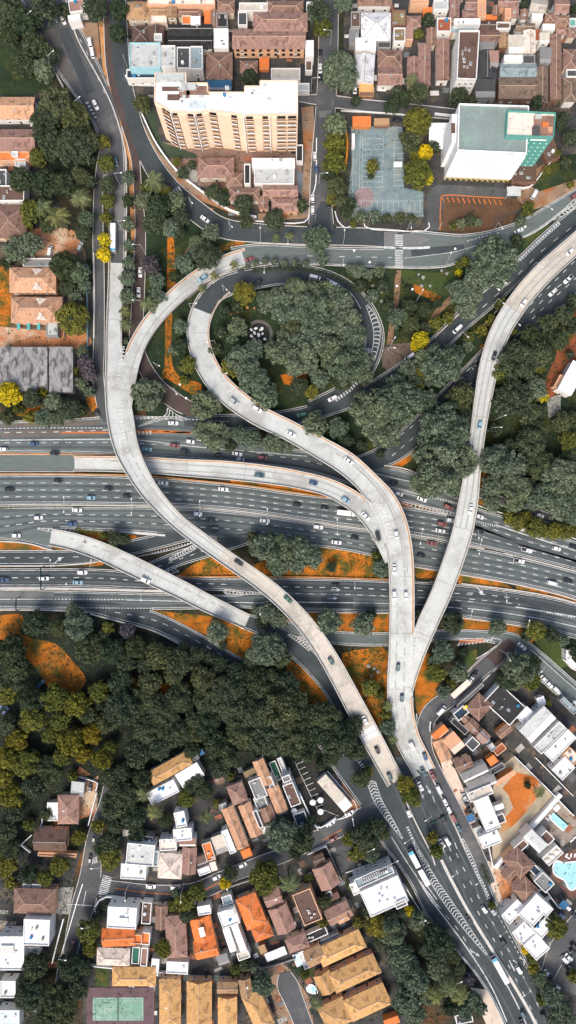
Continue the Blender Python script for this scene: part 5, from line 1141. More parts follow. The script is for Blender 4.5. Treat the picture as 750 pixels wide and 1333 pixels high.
def house(x, y, w, d, ang=0, h=5.5, roof='hip', rc='brown', wc='cream', n=None, cat='house', desc=None, name=None, mod=None, label=None):
    k = S*(H-h)/H; W, D = w*k, d*k; c = P(x, y, h); q = random.Random(int(x*7+y*13))
    nm = name or {'hip': 'house', 'gable': 'house', 'flat': 'flat_roofed_house', 'shed': 'outbuilding', 'awn': 'canopy'}[roof]
    root = empty(nm, (c.x, c.y, 0), R(ang)); tall = roof in ('hip', 'gable'); rise = min(W, D)*0.5*(0.42 if tall else 0)
    eave = h-rise*.5 if tall else h
    if roof != 'awn':
        b = MB(); ins = .35 if tall else (.0 if roof == 'flat' else .15); b.box((0, 0, (eave-.1)/2), (W-ins*2, D-ins*2, eave-.1)); wall = b.build('wall', WALL[wc], root)
        if min(W, D) > 4 and h > 4:
            side = -1 if y < CY else 1           # wall that looks to the middle of the scene
            for sd_ in (-1, 1):
                m = min(4, max(1, int(W/4.2))); fl = 1 if h < 5.8 else 2
                for f in range(fl):
                    for i in range(m):
                        if sd_ == side and f == 0 and i == m//2: continue
                        o = shared('window', mk_window, [M_white, M_glass], root); o.location = ((i+.5)/m*W-W/2, sd_*(D/2-ins), 1.5+f*2.7 if f*2.7+2.4 < eave else eave-1); o.rotation_euler = (0, 0, 0 if sd_ < 0 else math.pi)
                if sd_ == side: o = shared('door', mk_door, [surf('door_wood', (0.12,0.06,0.03), .2), M_metal], root); o.location = ((m//2+.5)/m*W-W/2, sd_*(D/2-ins), 0); o.rotation_euler = (0, 0, 0 if sd_ < 0 else math.pi)
    if tall:
        b, g = mk_pitched(W-.5, D-.5, rise, roof == 'hip'); o = b.build('roof', roofm(rc, True), root); o.location.z = eave; o2 = g.build('ridge_cap', M_ridge if rc in ('brown','pink','peach','tan','tand','cream','thatch','orange') else M_concd, o)
        if n is None: n = 1 if q.random() < .4 else 0
        for i in range(n):
            o = shared('chimney', lambda: (lambda b: (b.box((0, 0, .5), (.7, .7, 1.6)), b.box((0, 0, 1.35), (.9, .9, .12)), b)[-1])(MB()), M_concd, root) if q.random() < .4 else shared('roof_window', lambda: (lambda b: (b.box((0, 0, .1), (1.3, 1.0, .2)), b.box((0, 0, .22), (1.1, .8, .05), 0, 1), b)[-1])(MB()), [M_white, M_sky], root)
            o.location = (q.uniform(-.2, .2)*W, q.uniform(-.15, .15)*D, eave+rise*.62)
    elif roof == 'flat':
        b = MB(); b.box((0, 0, h-.05), (W-.5, D-.5, .12)); b.build('roof', roofm(rc, False), root)
        pw = .38; b = MB(); z = h+.12; hh = .7
        for cx_, cy_, sx_, sy_ in ((0, -D/2+pw/2, W, pw), (0, D/2-pw/2, W, pw), (-W/2+pw/2, 0, pw, D-2*pw), (W/2-pw/2, 0, pw, D-2*pw)): b.box((cx_, cy_, h-.1+hh/2), (sx_, sy_, hh))
        b.build('parapet', WALL[wc], root)
        if n is None: n = int(min(9, W*D/32)) + (1 if W*D > 30 else 0)
        clutter(root, W, D, h, q, n)
    elif roof == 'shed':
        b = MB(); t = .12; hh = min(W, D)*.04; b.v += []
        b.quadv([(-W/2, -D/2, h-hh), (W/2, -D/2, h-hh), (W/2, D/2, h+hh), (-W/2, D/2, h+hh)]); b.quadv([(-W/2, D/2, h+hh-t), (W/2, D/2, h+hh-t), (W/2, -D/2, h-hh-t), (-W/2, -D/2, h-hh-t)])
        for p, r_ in (((-W/2, -D/2), (W/2, -D/2)), ((W/2, -D/2), (W/2, D/2)), ((W/2, D/2), (-W/2, D/2)), ((-W/2, D/2), (-W/2, -D/2))):
            zf = lambda yy: h+hh*(yy/(D/2)); b.quadv([(p[0], p[1], zf(p[1])-t), (r_[0], r_[1], zf(r_[1])-t), (r_[0], r_[1], zf(r_[1])), (p[0], p[1], zf(p[1]))])
        ns = max(2, int(max(W, D)/1.6))
        for i in range(1, ns):
            xx = -W/2+W*i/ns if W >= D else 0
            if W >= D: b.quadv([(xx-.05, -D/2, h-hh+.03), (xx+.05, -D/2, h-hh+.03), (xx+.05, D/2, h+hh+.03), (xx-.05, D/2, h+hh+.03)])
            else: yy = -D/2+D*i/ns; zz = h+hh*(yy/(D/2)); b.quadv([(-W/2, yy-.05, zz+.03), (W/2, yy-.05, zz+.03), (W/2, yy+.05, zz+.04), (-W/2, yy+.05, zz+.04)])
        b.build('roof', roofm(rc, False), root)
    else:
        b = MB(); b.box((0, 0, h), (W, D, .14)); b.build('roof', roofm(rc, False), root)
        for sx_ in (-1, 1):
            for sy_ in (-1, 1): b = MB(); b.cyl((sx_*(W/2-.2), sy_*(D/2-.2), 0), (sx_*(W/2-.2), sy_*(D/2-.2), h), .08, None, 6); b.build('post', M_metal, root)
    if mod: mod(root, W, D, h)
    rn = {'hip': 'hipped roof house', 'gable': 'gabled roof house', 'flat': 'flat roofed building', 'shed': 'metal roofed shed', 'awn': 'canopy on posts'}[roof]
    if label: reg(root, label, cat if roof in ('hip', 'gable', 'flat') else ('shed' if roof == 'shed' else 'canopy'), x, y, place=False)
    else: reg(root, (('large ' if w*d > 1600 else ('small ' if w*d < 350 else ''))+CNM[rc]+' '+rn) if not desc else desc, cat if roof in ('hip', 'gable', 'flat') else ('shed' if roof == 'shed' else 'canopy'), x, y, 'houses and sheds')
    return root
HS = '''490,32,38,36,0,6,hip,white,white
476,58,27,16,0,5.5,flat,white,white
475,88,24,36,-4,5.5,gable,white,white
477,116,19,18,0,3,shed,tan,brown
508,75,31,22,0,5.5,hip,brown,white
508,98,31,22,0,5.2,gable,pink,white
500,59,17,9,0,4,flat,dgrey,grey
519,24,18,20,0,5,flat,olive,brown
520,46,15,18,0,6,flat,olive,white
539,27,18,14,0,5,hip,pink,white
533,44,10,18,0,4.5,shed,pink,peach
539,92,16,36,0,5,gable,pink,cream
553,84,15,52,0,5.5,gable,pink,cream
562,47,12,21,0,5,gable,brown,cream
577,77,16,52,0,5.5,gable,pink,white
578,33,18,18,0,6,flat,red,white
557,16,12,13,0,3,shed,orange,orange
574,7,19,13,0,6,flat,lgrey,white
546,2,24,9,0,5,flat,peach,peach
488,-2,44,16,0,5.5,gable,brown,white
463,26,12,20,0,5,flat,dbrown,grey
461,48,12,20,0,4,flat,grey,grey
592,10,12,24,0,5.5,gable,pink,cream
585,36,10,16,0,4,flat,red,peach
608,29,34,8,0,7,flat,white,white
603,38,32,8,0,5,shed,bgrey,white
637,33,25,13,0,5,gable,dbrown,grey
638,47,26,12,0,5,gable,brown,grey
634,84,26,34,0,5,gable,dgrey,grey
632,115,26,24,0,4.5,shed,dgrey,grey
642,76,15,20,0,5.5,shed,pink,grey
672,57,20,23,2,6,shed,beige,white
690,53,15,28,0,6.5,gable,cream,white
657,52,13,17,0,5,gable,tand,brown
674,113,48,27,0,5.5,gable,thatch,brown
675,90,47,17,0,5,gable,bgrey,grey
668,77,24,9,0,5.5,flat,white,white
688,78,16,12,0,4.5,flat,dgrey,grey
706,110,16,46,0,5,gable,thatch,brown
724,87,14,84,0,5.5,gable,brown,brown
711,72,16,20,0,5.2,shed,grey,grey
709,49,13,13,0,6,shed,beige,white
743,76,17,26,0,5.5,hip,brown,cream
743,116,17,30,0,5.5,hip,thatch,cream
744,96,14,10,0,5,flat,dgrey,white
740,130,12,8,0,4,flat,white,white
595,-4,14,10,0,5,hip,brown,cream
612,19,19,12,0,5,hip,pink,cream
614,4,15,12,0,5.5,gable,pink,white
627,12,11,23,0,6,flat,peach,peach
638,22,18,6,0,4,shed,orange,orange
646,13,8,12,0,5,gable,brown,peach
662,3,26,10,0,5.5,gable,pink,peach
671,16,9,13,0,5.5,gable,pink,white
683,18,9,12,0,5.5,gable,brown,white
661,18,8,13,0,5,flat,peach,peach
702,6,21,16,-10,5.5,gable,beige,white
699,23,14,9,0,5,flat,white,white
732,7,18,17,0,6,gable,pink,white
732,25,19,12,0,5,hip,brown,peach
716,22,11,11,0,5,hip,brown,peach
745,42,11,11,0,5,hip,brown,cream
700,45,6,14,0,5,shed,red,white
634,59,20,9,0,4.5,shed,grey,grey
684,35,24,10,0,5,gable,thatch,white
714,36,16,8,0,5,flat,white,white
731,40,13,9,0,5,hip,pink,white
655,34,18,9,0,5,flat,dbrown,white
745,30,9,11,0,1.2,flat,teal,white
180,12,30,22,0,6,hip,tand,cream
206,13,20,11,0,5.5,gable,tand,cream
207,25,21,11,0,4.5,flat,cream,cream
223,12,13,18,0,6.5,gable,tand,cream
236,3,88,9,0,6.5,flat,cream,peach
246,16,31,10,0,5,hip,brown,cream
243,27,12,12,0,5,flat,orange,cream
255,28,12,12,0,5.5,flat,white,white
270,22,8,20,0,3.5,shed,orange,orange
279,24,9,22,0,5.5,gable,brown,white
183,44,22,24,0,5,hip,dbrown,brown
203,46,20,26,0,5,gable,dbrown,brown
206,49,10,9,0,5.8,flat,lgrey,white
248,38,56,14,0,6,gable,black,white
248,54,56,16,0,6,gable,black,white
288,51,19,26,0,6.5,flat,white,white
189,73,40,33,0,9,flat,lgrey,pblue
219,74,19,28,0,8.5,flat,lgrey,white
239,76,17,28,0,8.5,flat,dgrey,white
256,76,16,30,0,8,flat,bgrey,white
184,97,38,12,0,5,flat,navy,white
285,83,34,34,0,6.5,hip,brown,cream
285,110,33,14,0,3.5,shed,blue,grey
289,27,15,19,0,5,flat,black,grey
294,7,22,15,0,5.5,hip,brown,cream
316,25,12,18,0,6,flat,dgrey,white
330,10,37,11,0,6,flat,beige,white
371,9,47,18,0,7,hip,brown,cream
403,8,8,9,0,7,flat,white,white
403,64,11,21,0,6,flat,white,white
324,86,22,15,0,4.5,hip,brown,cream
344,83,13,16,0,2,shed,orange,orange
402,86,9,14,0,3,flat,dbrown,white
395,114,16,10,0,3.5,flat,lgrey,white
281,217,46,25,0,6,hip,pink,cream
305,233,21,17,0,5.5,hip,brown,white
322,227,8,26,0,6.5,flat,black,white
356,212,56,11,0,6.5,flat,white,white
357,229,52,22,0,5.5,flat,lgrey,white
365,248,45,13,0,6,gable,pink,peach
371,266,34,16,0,5.5,hip,pink,peach
343,263,12,15,0,5,gable,brown,peach
318,252,40,16,0,5.5,hip,brown,cream
390,200,9,22,0,3,flat,black,white
471,158,24,13,0,3,shed,orange,orange
497,159,20,10,0,2.5,shed,tand,brown
460,183,4,17,0,2.5,flat,white,white
518,214,11,7,0,3,awn,white,white
572,177,27,34,0,4,awn,white,white
669,249,18,12,0,4,awn,lgrey,white
715,195,18,30,20,2.5,flat,dbrown,brown
682,226,32,24,0,3,flat,dbrown,brown
15,139,58,28,0,6,gable,peach,white
15,181,60,28,0,6,gable,pink,cream
14,204,50,12,0,4.5,flat,orange,peach
20,201,8,7,0,5,flat,lgrey,white
27,212,14,9,0,4.5,flat,lgrey,white
41,207,13,7,0,4,flat,beige,peach
3,232,12,22,0,5,flat,dgrey,white
15,252,34,20,0,6,flat,dbrown,white
12,287,40,42,0,6.5,hip,brown,peach
49,342,37,11,0,3.5,flat,grey,white
68,428,15,20,0,4,flat,lgrey,grey
3,20,12,22,-20,5,flat,beige,white
100,8,20,16,10,5.5,flat,pink,white
97,24,16,8,10,5,flat,white,white
745,492,20,42,-28,7,shed,white,white
728,497,8,18,-28,4,flat,peach,peach
745,864,18,7,-48,5,flat,white,white
740,852,7,12,0,5,flat,white,white
573,954,22,11,42,5,shed,orange,peach
576,977,15,28,24,5.5,gable,peach,cream
591,967,19,25,40,6,shed,peach,cream
604,995,22,14,22,5.5,gable,brown,cream
624,921,24,27,-42,6,hip,brown,cream
612,942,10,26,45,5.5,gable,brown,white
627,957,14,20,45,6,gable,pink,white
617,947,20,14,-45,6,gable,brown,cream
630,960,7,17,45,6.2,shed,bgrey,grey
600,928,18,12,40,5,flat,navy,white
598,945,8,26,48,4,flat,black,grey
606,921,6,4,40,5.5,shed,yellow,grey
618,1006,36,13,25,5.5,shed,grey,white
628,1021,38,13,25,5.2,shed,grey,white
658,1013,30,7,33,4.5,shed,peach,orange
657,952,20,11,40,5,gable,brown,orange
641,990,12,11,35,4.5,shed,orange,orange
650,975,16,10,38,4,flat,red,peach
640,972,8,10,35,4.5,flat,lgrey,grey
647,1000,20,8,30,4,flat,dgrey,grey
657,917,46,32,-43,5,flat,black,white
683,930,12,20,-42,5.5,flat,white,white
615,968,14,14,45,5,flat,dgrey,white
700,943,46,24,45,8,shed,lgrey,white
716,960,47,14,45,8.5,flat,lgrey,white
729,970,44,16,45,9,flat,white,white
744,984,14,20,45,6,flat,cream,peach
733,1000,24,20,45,6,flat,white,white
740,918,8,26,45,4,flat,bgrey,grey
705,913,10,12,20,4,shed,white,white
625,1032,32,13,22,5.5,flat,beige,white
634,1059,20,44,22,6,flat,white,white
638,1092,26,17,22,6.5,flat,white,white
649,1051,14,7,20,4,shed,white,white
652,1065,10,12,20,4,flat,dgrey,white
613,1066,10,12,22,3.5,shed,blue,peach
622,1080,11,7,22,3.5,shed,lgrey,grey
676,1124,34,26,-47,6.5,hip,brown,peach
664,1137,18,16,42,6,gable,brown,cream
685,1160,24,24,45,6,hip,brown,cream
697,1095,30,16,-45,7,shed,lgrey,white
712,1090,16,12,-45,5.5,flat,dbrown,white
678,1101,18,10,42,5,flat,dbrown,white
719,1113,26,14,42,4,flat,beige,white
668,1186,30,16,45,5,flat,white,white
697,1186,36,30,48,7,flat,white,white
706,1205,26,20,48,7,flat,white,white
682,1215,22,24,42,6,flat,white,white
698,1232,24,26,42,6.5,flat,white,white
708,1148,17,22,45,5.5,flat,grey,white
699,1135,10,22,45,4,flat,navy,white
734,1178,10,10,45,4,awn,blue,white
221,1001,58,18,29,6.5,hip,tan,white
212,1031,40,18,27,6,flat,white,white
247,1009,33,20,31,6,shed,white,white
252,982,9,16,30,4.5,flat,grey,grey
261,980,9,7,30,4,shed,blue,grey
285,1014,12,10,20,4,gable,brown,orange
235,1066,14,20,12,7,flat,white,white
238,1086,24,16,5,6.5,flat,white,white
183,1112,36,28,-5,8,flat,lgrey,white
174,1134,33,20,-3,7,flat,white,white
201,1117,12,20,-5,6,flat,bgrey,white
186,1092,26,10,-8,5,flat,dgrey,grey
219,1099,22,15,3,6.5,flat,cream,white
221,1129,30,32,-3,6.5,hip,cream,white
244,1096,22,12,0,6,shed,brown,white
246,1121,18,34,-3,6,gable,pink,peach
272,1108,12,24,17,4,flat,orange,cream
286,1099,16,24,20,4,shed,beige,grey
278,1128,8,12,17,4,shed,cream,cream
266,1133,16,9,20,4,flat,white,white
262,1120,14,12,20,4.5,shed,dbrown,grey
306,1078,15,56,22,6,gable,peach,white
298,1095,9,32,22,5.5,flat,white,white
321,1111,13,11,22,4,shed,orange,orange
291,1050,10,10,20,4,flat,lgrey,grey
309,1034,20,25,20,6,hip,pink,cream
326,1068,16,44,22,6.5,gable,peach,white
336,1066,6,24,22,7,flat,dgrey,white
336,1026,17,26,22,6,flat,grey,white
340,1045,15,18,22,5.5,flat,grey,white
348,1060,17,18,22,6.5,gable,brown,white
351,1077,14,6,22,3,awn,white,white
342,1006,14,34,22,6.5,gable,peach,white
353,1020,7,20,22,6,flat,lgrey,white
361,1041,15,34,22,6.5,gable,peach,white
325,1006,16,8,25,4,shed,olive,grey
359,1003,9,26,22,.6,flat,green,white
368,998,6,26,22,4.5,flat,lgrey,white
380,1034,14,30,22,8,flat,dbrown,white
373,1013,11,8,22,8.5,flat,grey,white
392,1066,16,18,22,3,flat,navy,white
436,1033,15,54,41,4,shed,beige,white
425,1142,26,30,24,6,gable,pink,peach
415,1119,15,11,22,5,gable,dbrown,brown
428,1163,8,6,22,3,flat,blue,white
434,1168,16,9,24,3.5,shed,dbrown,brown
400,1180,25,43,22,7,flat,dbrown,peach
441,1190,32,21,26,5.5,gable,pink,cream
446,1195,14,12,26,6,gable,peach,cream
500,1166,54,36,24,8,flat,white,white
487,1140,52,13,24,7,flat,bgrey,white
462,1156,10,16,24,5,flat,white,white
522,1176,16,9,24,8.5,flat,grey,white
412,1216,29,11,24,3,flat,black,white
430,1222,26,8,24,2.5,flat,bgrey,grey
263,1211,26,30,13,6,gable,orange,peach
268,1236,29,24,13,6,gable,orange,peach
290,1249,15,14,18,4.5,shed,grey,grey
266,1184,17,12,10,5,flat,white,white
296,1171,13,12,16,4,flat,bgrey,white
298,1194,24,22,20,6.5,flat,white,white
299,1224,9,32,18,6.5,shed,white,white
311,1221,9,36,20,6.5,shed,white,white
317,1243,16,10,20,5,flat,beige,white
327,1188,27,42,22,6,hip,orange,peach
341,1214,24,20,22,5.5,hip,orange,peach
355,1169,22,21,20,5.5,gable,pink,cream
367,1198,24,34,22,6,gable,pink,cream
387,1229,27,18,20,5.5,hip,pink,cream
359,1242,28,11,22,3,awn,white,white
342,1236,9,12,22,4,shed,tand,brown
444,1236,62,25,25,6,hip,tan,peach
410,1246,24,22,25,5.5,gable,tand,peach
462,1269,64,27,25,6,hip,tan,peach
424,1281,22,26,25,5.5,gable,tan,peach
479,1307,56,30,25,6,hip,tan,peach
437,1323,36,34,25,5.5,hip,tan,peach
510,1330,20,10,20,4,shed,orange,orange
221,1307,27,60,0,6,hip,tan,peach
259,1308,32,56,0,6,gable,tan,peach
296,1320,24,40,0,6,gable,tan,peach
296,1287,26,14,0,5.5,gable,tand,peach
336,1318,25,48,24,6,hip,tan,peach
320,1288,15,24,10,5.5,gable,tand,peach
229,1221,26,54,3,6,hip,pink,peach
210,1195,15,30,0,5,gable,brown,cream
231,1259,28,16,-3,4.5,flat,white,white
202,1258,10,22,-5,4,flat,white,white
159,1194,38,28,-3,8,flat,white,white
154,1221,42,24,3,6.5,gable,orange,peach
178,1222,14,12,0,6,flat,orange,peach
147,1247,42,22,-2,6.5,hip,cream,white
191,1188,12,28,-4,4,flat,dbrown,white
190,1221,11,16,-4,4.5,flat,orange,white
188,1245,9,24,-4,4,flat,brown,white
177,1243,10,22,-4,3,flat,green,white
174,1273,56,24,0,5.5,hip,tan,peach
44,1175,53,32,-2,7,hip,brown,peach
48,1213,34,34,-2,8,flat,white,white
15,1240,34,44,0,7.5,flat,white,white
43,1237,18,9,-2,4,flat,pblue,white
42,1153,24,6,-2,4,flat,lgrey,white
11,1287,20,22,0,5,flat,white,white
12,1325,28,22,0,5,flat,pblue,white
7,1225,14,8,0,4,flat,lgrey,white
65,1095,42,27,-1,6,gable,dbrown,peach
88,1055,26,37,0,6,hip,pink,peach
101,1027,17,19,-6,4.5,shed,lgrey,grey
69,1056,14,24,0,3,flat,white,white
75,1112,50,5,-2,2.5,flat,peach,peach
725,1052,8,6,45,3,awn,white,white
610,1300,3,3,0,2,awn,white,white
604,1325,22,12,10,4,flat,dgrey,white'''
for ln in HS.split('\n'):
    a = ln.split(',')
    house(float(a[0]), float(a[1]), float(a[2]), float(a[3]), float(a[4]), float(a[5]), a[6], a[7], a[8])
# warehouse with worn grey metal sheets
M_old = surf('worn_metal_sheet', (0.30,0.295,0.285), 0.3, 0.12, 1.0, 0.9, space='object', sx=(1.2, 0.6, 1), stain=((0.09,0.085,0.085), 0.62, 0.3))
for x, y, w, d, lb in ((29, 480, 64, 56, 'large grey worn sheet metal warehouse at the left edge above the yellow tree'), (79, 481, 30, 58, 'narrower grey warehouse bay right of the large worn one')):
    k = S*(H-6)/H; W, D = w*k, d*k; c = P(x, y, 6); r = empty('warehouse', (c.x, c.y, 0)); b = MB(); b.box((0, 0, 2.8), (W-.4, D-.4, 5.6)); b.build('wall', WALL['grey'], r)
    b, g = mk_pitched(W, D, 0.5, False, .2); o = b.build('roof', M_old, r); o.location.z = 5.6
    b = MB(); n = int(W/1.3)
    for i in range(n): b.box((-W/2+(i+.5)*W/n, 0, 0), (.08, .1, .1))
    reg(r, lb, 'warehouse', x, y, place=False)
# twin school wings with small dormers
for x, y, w, d, dx, lb in ((41, 363, 60, 32, (49-41, 22), 'upper of two tan school wings with pale roof ribs beside the orange yard'), (46, 402, 66, 33, (52-46, 20), 'lower of two tan school wings with teal posts below it')):
    k = S*(H-7)/H; W, D = w*k, d*k; c = P(x, y, 7); r = empty('school_building', (c.x, c.y, 0)); b = MB(); b.box((0, 0, 2.7), (W-.8, D-.8, 5.4)); b.build('wall', WALL['peach'], r)
    b, g = mk_pitched(W-.5, D-.5, 3.0, True); o = b.build('roof', roofm('peach', True), r); o.location.z = 5.4; g.build('ridge_cap', M_ridge, o)
    for i in range(1, 4):
        xx = -W/2+i*W/4
        for s_ in (-1, 1):
            if abs(xx) < W/2-D/2: b = MB(); b.cyl((xx, s_*(D/2), .05), (xx, 0, 3.05), .12, None, 6); b.build('roof_rib', M_ridge, o)
    for s_ in (-1, 1):
        b = MB(); X = 2.5; Y = s_*D*.30; b.quadv([(X-2.4, Y-1.8*s_*-1, .9), (X, Y+s_*1.6, .9), (X, Y-s_*1.2, 2.9)]) if False else None
        b.v += [(X-2.6, s_*D*.42, .9), (X+2.6, s_*D*.42, .9), (X, s_*D*.40, 2.6), (X, s_*D*.12, 2.6)]; b.f += [(0, 2, 3), (2, 1, 3), (0, 1, 2)]; b.m += [0, 0, 0]; b.build('dormer', roofm('cream', True), o)
    for i in range(6):
        for s_ in (-1, 1): o2 = shared('window', mk_window, [M_white, M_glass], r); o2.location = (-W/2+(i+.5)*W/6, s_*(D/2-.42), 2.6); o2.rotation_euler = (0, 0, 0 if s_ < 0 else math.pi)
    reg(r, lb, 'school', x, y, place=False)
for x in (27, 40, 53):
    r = empty('teal_kiosk', P(x, 426, 0)); b = MB(); b.box((0, 0, 2.6), (1.3, 3.6, .15)); b.build('roof', surf('teal_metal', (0.08,0.42,0.42), .1), r); b = MB(); b.box((0, 0, 1.25), (.3, .3, 2.5)); b.build('post', M_metal, r)
    reg(r, 'narrow teal shade panel on a post', 'shade', x, 426, 'teal shades below the school')
# ---- pink walled building with the rows of small windows
def facade_building(label, name, cat, poly, h, wallm, roofmat, px, py, extra=None, roofz=0.0):
    v = [P(x, y, h) for x, y in poly]; cx_ = sum(p.x for p in v)/len(v); cy_ = sum(p.y for p in v)/len(v); r = empty(name, (cx_, cy_, 0)); q = [(p.x-cx_, p.y-cy_) for p in v]
    b = MB(); b.prism(q, 0, h-.05); b.build('wall', wallm, r)
    a = sum(q[i][0]*q[(i+1) % len(q)][1]-q[(i+1) % len(q)][0]*q[i][1] for i in range(len(q)))
    if a < 0: q = q[::-1]
    b = MB(); b.prism(q, h-.05, h+.1); b.build('roof', roofmat, r)
    cl = [(x, y, h) for x, y in q]+[(q[0][0], q[0][1], h)]; b = MB()
    for i in range(len(q)):
        p0, p1 = Vector(cl[i][:2]), Vector(cl[i+1][:2]); d = p1-p0; L = d.length; m = (p0+p1)/2; nrm = Vector((-d.y, d.x)).normalized(); m += nrm*.2
        b.box((m.x, m.y, h+.45), (L-.41, .4, .9), math.atan2(d.y, d.x))
    b.build('parapet', wallm, r)
    reg(r, label, cat, px, py, place=False); return r, q, (cx_, cy_)
r = house(365, 27, 70, 24, 0, 8.5, 'hip', 'pink', 'peach', label='pinkish rear wing of the long pink walled building', n=0)
def pinkwin(root, W, D, h):
    for f in range(2):
        for i in range(9):
            o = shared('arched_window', lambda: (lambda b: (b.box((0, 0, 0), (1.5, .1, 1.0)), b.cyl((0, -.05, .45), (0, .05, .45), .72, None, 12), b)[-1])(MB()), M_glass, root); o.location = (-W/2+(i+.6)*W/9.4, -D/2+.28, 2.2+f*3.0)
house(350, 49, 94, 25, 0, 8, 'gable', 'pink', 'peach', label='long pink walled building with two rows of small arched windows', mod=pinkwin, n=0)
# ---- brown roofed block with white sides
r, q, c0 = facade_building('tall white sided block with a long reddish brown roof and parapet', 'office_block', 'building', [(597,41),(624,41),(620,105),(594,104)], 13, WALL['white'], roofm('dbrown', False), 607, 72)
clutter(r, 7, 18, 13.1, random.Random(4), 9)
for f in range(4):
    for i in range(3): o = shared('window', mk_window, [M_white, M_glass], r); o.location = (-3+i*2.6, min(p[1] for p in q)-.02, 2+f*2.9)
# ---- apartment block
M_apt = surf('apartment_wall', (0.82,0.63,0.46), 0.08, 0.2, 1.2, 0.85, space='object'); M_aptroof = surf('white_roof', (0.84,0.85,0.86), 0.06, 0.08, 0.6, 0.8, space='object', stain=((0.60,0.63,0.64), 0.3, 0.12))
AP = [(202,96),(243,96),(243,109),(271,109),(271,121),(318,121),(318,113),(338,113),(338,106),(388,106),(388,150),(318,151),(272,145),(254,147),(222,146),(201,133)]
AP[-5:] = [(318,151),(272,145),(254,148),(222,146),(201,133)]
r, q, (cx_, cy_) = facade_building('tall peach apartment block with a white stepped roof and stacks of balconies', 'apartment_block', 'building', AP, 28, M_apt, M_aptroof, 295, 150)
def lp(x, y, z=28): p = P(x, y, z); return Vector((p.x-cx_, p.y-cy_, 0))
def facade(p0, p1, bays, floors=9, H0=28):
    a, b_ = lp(*p0), lp(*p1); d = b_-a; L = d.length; u = d.normalized(); nrm = Vector((u.y, -u.x, 0)); fh = (H0-1)/floors; ang = math.atan2(u.y, u.x)
    for t0, t1, kind in bays:
        m = a+u*L*(t0+t1)/2; w = L*(t1-t0)
        if kind == 'F':
            b = MB(); c = m+nrm*.55; b.box((c.x, c.y, H0/2), (max(.35, w), 1.1, H0), ang); b.build('white_fin', M_white, r); continue
        if kind == 'P':
            b = MB(); c = m+nrm*.2; b.box((c.x, c.y, H0/2-.3), (w, .4, H0-.6), ang); b.build('wall_panel', M_apt, r); continue
        for f in range(floors):
            z = 1+f*fh; c = m+nrm*.03
            b = MB(); b.box((c.x, c.y, z+fh*.55), (w*.86, .08, fh*.62), ang); b.build('balcony_door', M_glass, r)
            if kind == 'B':
                c = m+nrm*.6; b = MB(); b.box((c.x, c.y, z+.06), (w*.94, 1.15, .14), ang, 1); c2 = m+nrm*1.12; b.box((c2.x, c2.y, z+.55), (w*.94, .09, .85), ang); b.build('balcony', [M_white if f % 2 else M_apt, surf('balcony_recess_shade', (0.16,0.08,0.045), .3, .5, 2)], r)  # slab tops coloured dark to stand in for the shade of balcony recesses
facade((201,133), (222,146), [(0.05,.45,'P'),(.45,.72,'B'),(.72,.98,'B')])
facade((222,146), (254,148), [(0,.03,'F'),(.05,.28,'B'),(.30,.62,'P'),(.66,.94,'B'),(.97,1,'F')])
facade((254,148), (272,145), [(0.05,.5,'B'),(.5,.95,'P')])
facade((272,145), (318,151), [(0,.22,'B'),(.24,.62,'P'),(.62,.80,'B'),(.80,.97,'P'),(.975,.995,'F')])
facade((318,151), (388,150), [(.02,.17,'B'),(.18,.32,'P'),(.33,.45,'B'),(.465,.48,'F'),(.50,.60,'P'),(.60,.78,'B'),(.80,.98,'B')])
for x, y, w, d, h, mt in ((222,103,36,10,1.4,'roof_box'), (246,114,20,8,.8,'roof_box'), (256,137,24,10,.3,'terrace')):
    p = lp(x, y); b = MB(); b.box((p.x, p.y, 28.1+h/2), (w*.33, d*.33, h)); b.build('roof_box', roofm('lgrey' if mt == 'roof_box' else 'pblue', False), r)
clutter(r, 52, 9, 28.1, random.Random(3), 10)
for x, y in ((214,100),(230,101),(300,128),(296,116),(330,119),(350,130),(345,112),(262,127),(240,127)):
    p = lp(x, y); b = MB(); b.box((p.x, p.y, 28.5), (1.6, 1.2, .9)); b.build('roof_hatch', M_metal, r)
for x, y, w, d in ((258,118,30,12),(226,127,16,8),(240,122,14,12),(222,116,22,6)): p = lp(x, y); b = MB(); b.box((p.x, p.y, 28.16), (w*.33, d*.33, .1)); b.build('roof_terrace', roofm('dbrown' if x < 240 else 'brown', False), r)
for x, y, w, d in ((320,135,.3,28),(345,130,.3,40),(300,137,40,.3),(352,122,70,.3),(370,140,36,.3)): p = lp(x, y); b = MB(); b.box((p.x, p.y, 28.14), (max(.12,w*.33), max(.12,d*.33), .06)); b.build('roof_seam', roofm('lgrey', False), r)
house(372, 97, 38, 15, 0, 4, 'flat', 'beige', 'white', label='stepped pale terrace between the pink walled building and the apartment block', n=0)
# ---- white slab tower with the teal roof and the teal side tower
M_teal = surf('teal_roof', (0.215,0.27,0.255), 0.16, 0.08, 0.9, 0.85, space='object', stain=((0.24,0.33,0.29), 0.4, 0.12))
r, q, (cx_, cy_) = facade_building('white office tower with a large flat teal roof and banded white facade', 'office_tower', 'building', [(597,136),(688,139),(685,201),(595,197)], 25, M_white, M_teal, 640, 168)
a, b_ = lp(595,197,25), lp(685,201,25); u = (b_-a).normalized(); nrm = Vector((u.y, -u.x, 0)); ang = math.atan2(u.y, u.x); L = (b_-a).length
for f in range(8):
    m = (a+b_)/2+nrm*.35; b = MB(); b.box((m.x, m.y, 4.5+f*2.6), (L+.3, .7, 1.5), ang); b.build('sun_shade', M_white, r)
    b = MB(); m2 = (a+b_)/2+nrm*.03; b.box((m2.x, m2.y, 5.9+f*2.6), (L*.96, .08, .9), ang); b.build('window_band', surf('white_glass', (0.55,0.58,0.58), .1, rough=.4), r)
